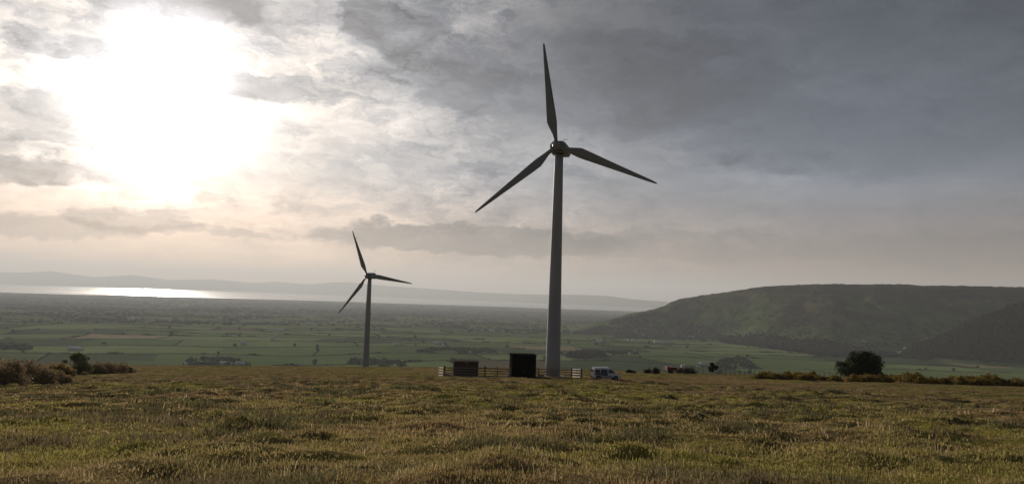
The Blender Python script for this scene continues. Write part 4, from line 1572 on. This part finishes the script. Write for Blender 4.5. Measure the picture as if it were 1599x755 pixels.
# far plain: masses of trees out towards the shore
g = np.random.default_rng(77)
n = 30000
r = np.sqrt(4200 ** 2 + (16300 ** 2 - 4200 ** 2) * g.random(n))
a = R(-38) + R(60) * g.random(n)
x, y = np.sin(a) * r, np.cos(a) * r
dn = fbm(x / 900.0, y / 520.0, 4, 78) + 0.35 * (np.abs(np.modf(vnoise(x / 420.0, y / 420.0, 79) * 3)[0] - 0.5) < 0.08)
keep = (dn > 0.60) & okhill(x, y)
x, y, r = x[keep], y[keep], r[keep]
n = len(x)
print('far trees', n)
V, F, T = lumps(np.stack([x, y, Z(x, y) - 1], 1), 9 + 11 * g.random(n) * (r / 9000), 8 + 6 * g.random(n), HT[g.integers(0, 3, n)], ICO1, 0.3, 80)
tag(mesh_np('plain_woodland', V, F, M_lump, tone=T), 'hazy woods and tree lines spread over the far plain', 'woodland', kind='stuff')

# ------------------------------------------------------------------ moor grass
M_grass = attr_mat('grass_blades', 0.9, 0.1, translucent=0.5)


def grass(name, n, rmin, rmax, nb, hmean, tones, wts, label, seed, dens_seed, thr=None, spread=0.10, ds=1.0):
    g = np.random.default_rng(seed)
    r = np.exp(np.log(rmin) + (np.log(rmax) - np.log(rmin)) * g.random(n))
    a = R(-39) + R(78) * g.random(n)
    x, y = np.sin(a) * r, np.cos(a) * r
    dn = fbm(x / 2.2 / ds, y / 2.6 / ds, 3, dens_seed)
    big = fbm(x / 9.0, y / 14.0, 4, 41)
    k = track(x, y) < 0.3 + 0.5 * g.random(n)
    x, y, r, dn, big = x[k], y[k], r[k], dn[k], big[k]
    n = len(x)
    if thr is not None:
        k = dn + 0.25 * g.random(n) > thr
        x, y, r, dn, big = x[k], y[k], r[k], dn[k], big[k]
    n = len(x)
    z = zt(x, y)
    # tuft tone: straw / brown / olive / yellow-green, in drifts
    sel = g.random(n) * 0.7 + (big - 0.5) * 1.6 + (dn - 0.5) * 0.8
    q = np.clip((sel - sel.min()) / (sel.max() - sel.min()), 0, 0.999)
    cum = np.cumsum(wts) / np.sum(wts)
    ti = np.searchsorted(cum, np.argsort(np.argsort(q)) / n)
    ti = np.minimum(ti, len(tones) - 1)
    base_t = np.asarray(tones)[ti]
    hh = hmean * (0.5 + 0.8 * g.random(n)) * (0.35 + 1.3 * dn) * (1 - 0.35 * sstep(50, 120, r)) * (0.72 + 0.28 * sstep(9, 28, r))
    # blades
    N = n * nb
    X = np.repeat(x, nb) + g.normal(0, spread, N)
    Y = np.repeat(y, nb) + g.normal(0, spread, N)
    Zb = np.repeat(z, nb) - 0.02
    Rr = np.repeat(r, nb)
    Hh = np.repeat(hh, nb) * (0.5 + 0.7 * g.random(N))
    wd = np.maximum(0.007, 0.0006 * Rr) * (0.6 + 0.8 * g.random(N))
    th = g.random(N) * 6.28
    lean = g.random(N) ** 1.3 * 0.75
    ld = g.random(N) * 6.28
    lx, ly = np.cos(ld) * lean, np.sin(ld) * lean
    cx, cy = np.cos(th) * wd, np.sin(th) * wd
    mid = 0.55
    V = np.empty((N, 5, 3), np.float32)
    V[:, 0] = np.stack([X - cx, Y - cy, Zb], 1)
    V[:, 1] = np.stack([X + cx, Y + cy, Zb], 1)
    mx, my = X + lx * Hh * 0.38, Y + ly * Hh * 0.38
    V[:, 2] = np.stack([mx + cx * 0.8, my + cy * 0.8, Zb + Hh * mid], 1)
    V[:, 3] = np.stack([mx - cx * 0.8, my - cy * 0.8, Zb + Hh * mid], 1)
    V[:, 4] = np.stack([X + lx * Hh, Y + ly * Hh, Zb + Hh * (1 - 0.25 * lean)], 1)
    ii = (np.arange(N) * 5)[:, None]
    F = np.concatenate([ii + np.array([0, 1, 2]), ii + np.array([0, 2, 3]), ii + np.array([3, 2, 4])])
    T = np.repeat(base_t * (1.2 - 0.12 * sstep(35, 110, r))[:, None], nb, axis=0) * (0.7 + 0.6 * g.random((N, 1)))
    T = np.repeat(T[:, None, :], 5, axis=1)
    o = mesh_np(name, V.reshape(-1, 3), F, M_grass, tone=T.reshape(-1, 3))
    tag(o, label, 'grass', kind='stuff')


G_T = [(0.23, 0.162, 0.080), (0.29, 0.212, 0.105), (0.35, 0.272, 0.130), (0.225, 0.178, 0.066), (0.185, 0.160, 0.058), (0.26, 0.222, 0.072)]
grass('grass', 46000, 8.5, 178, 13, 0.092, G_T, [2.2, 2.6, 1.2, 2.2, 1.8, 1.8], 'rough dry moor grass in brown, olive and straw over the whole slope', 901, 33, spread=0.16)
grass('tall_grass', 1300, 8.5, 60, 8, 0.22, [(0.38, 0.30, 0.18), (0.28, 0.21, 0.13), (0.18, 0.15, 0.07)], [1, 1.4, 1], 'thin straw-coloured grass stalks rising above the turf', 902, 35, 0.60, 0.20)
grass('rushes', 13000, 9, 120, 20, 0.19, [(0.085, 0.085, 0.042), (0.115, 0.105, 0.050), (0.13, 0.10, 0.062)], [1, 1, 1], 'dark tussocks of rushes and heather dotted over the moor', 903, 37, 0.74, 0.22, ds=1.6)
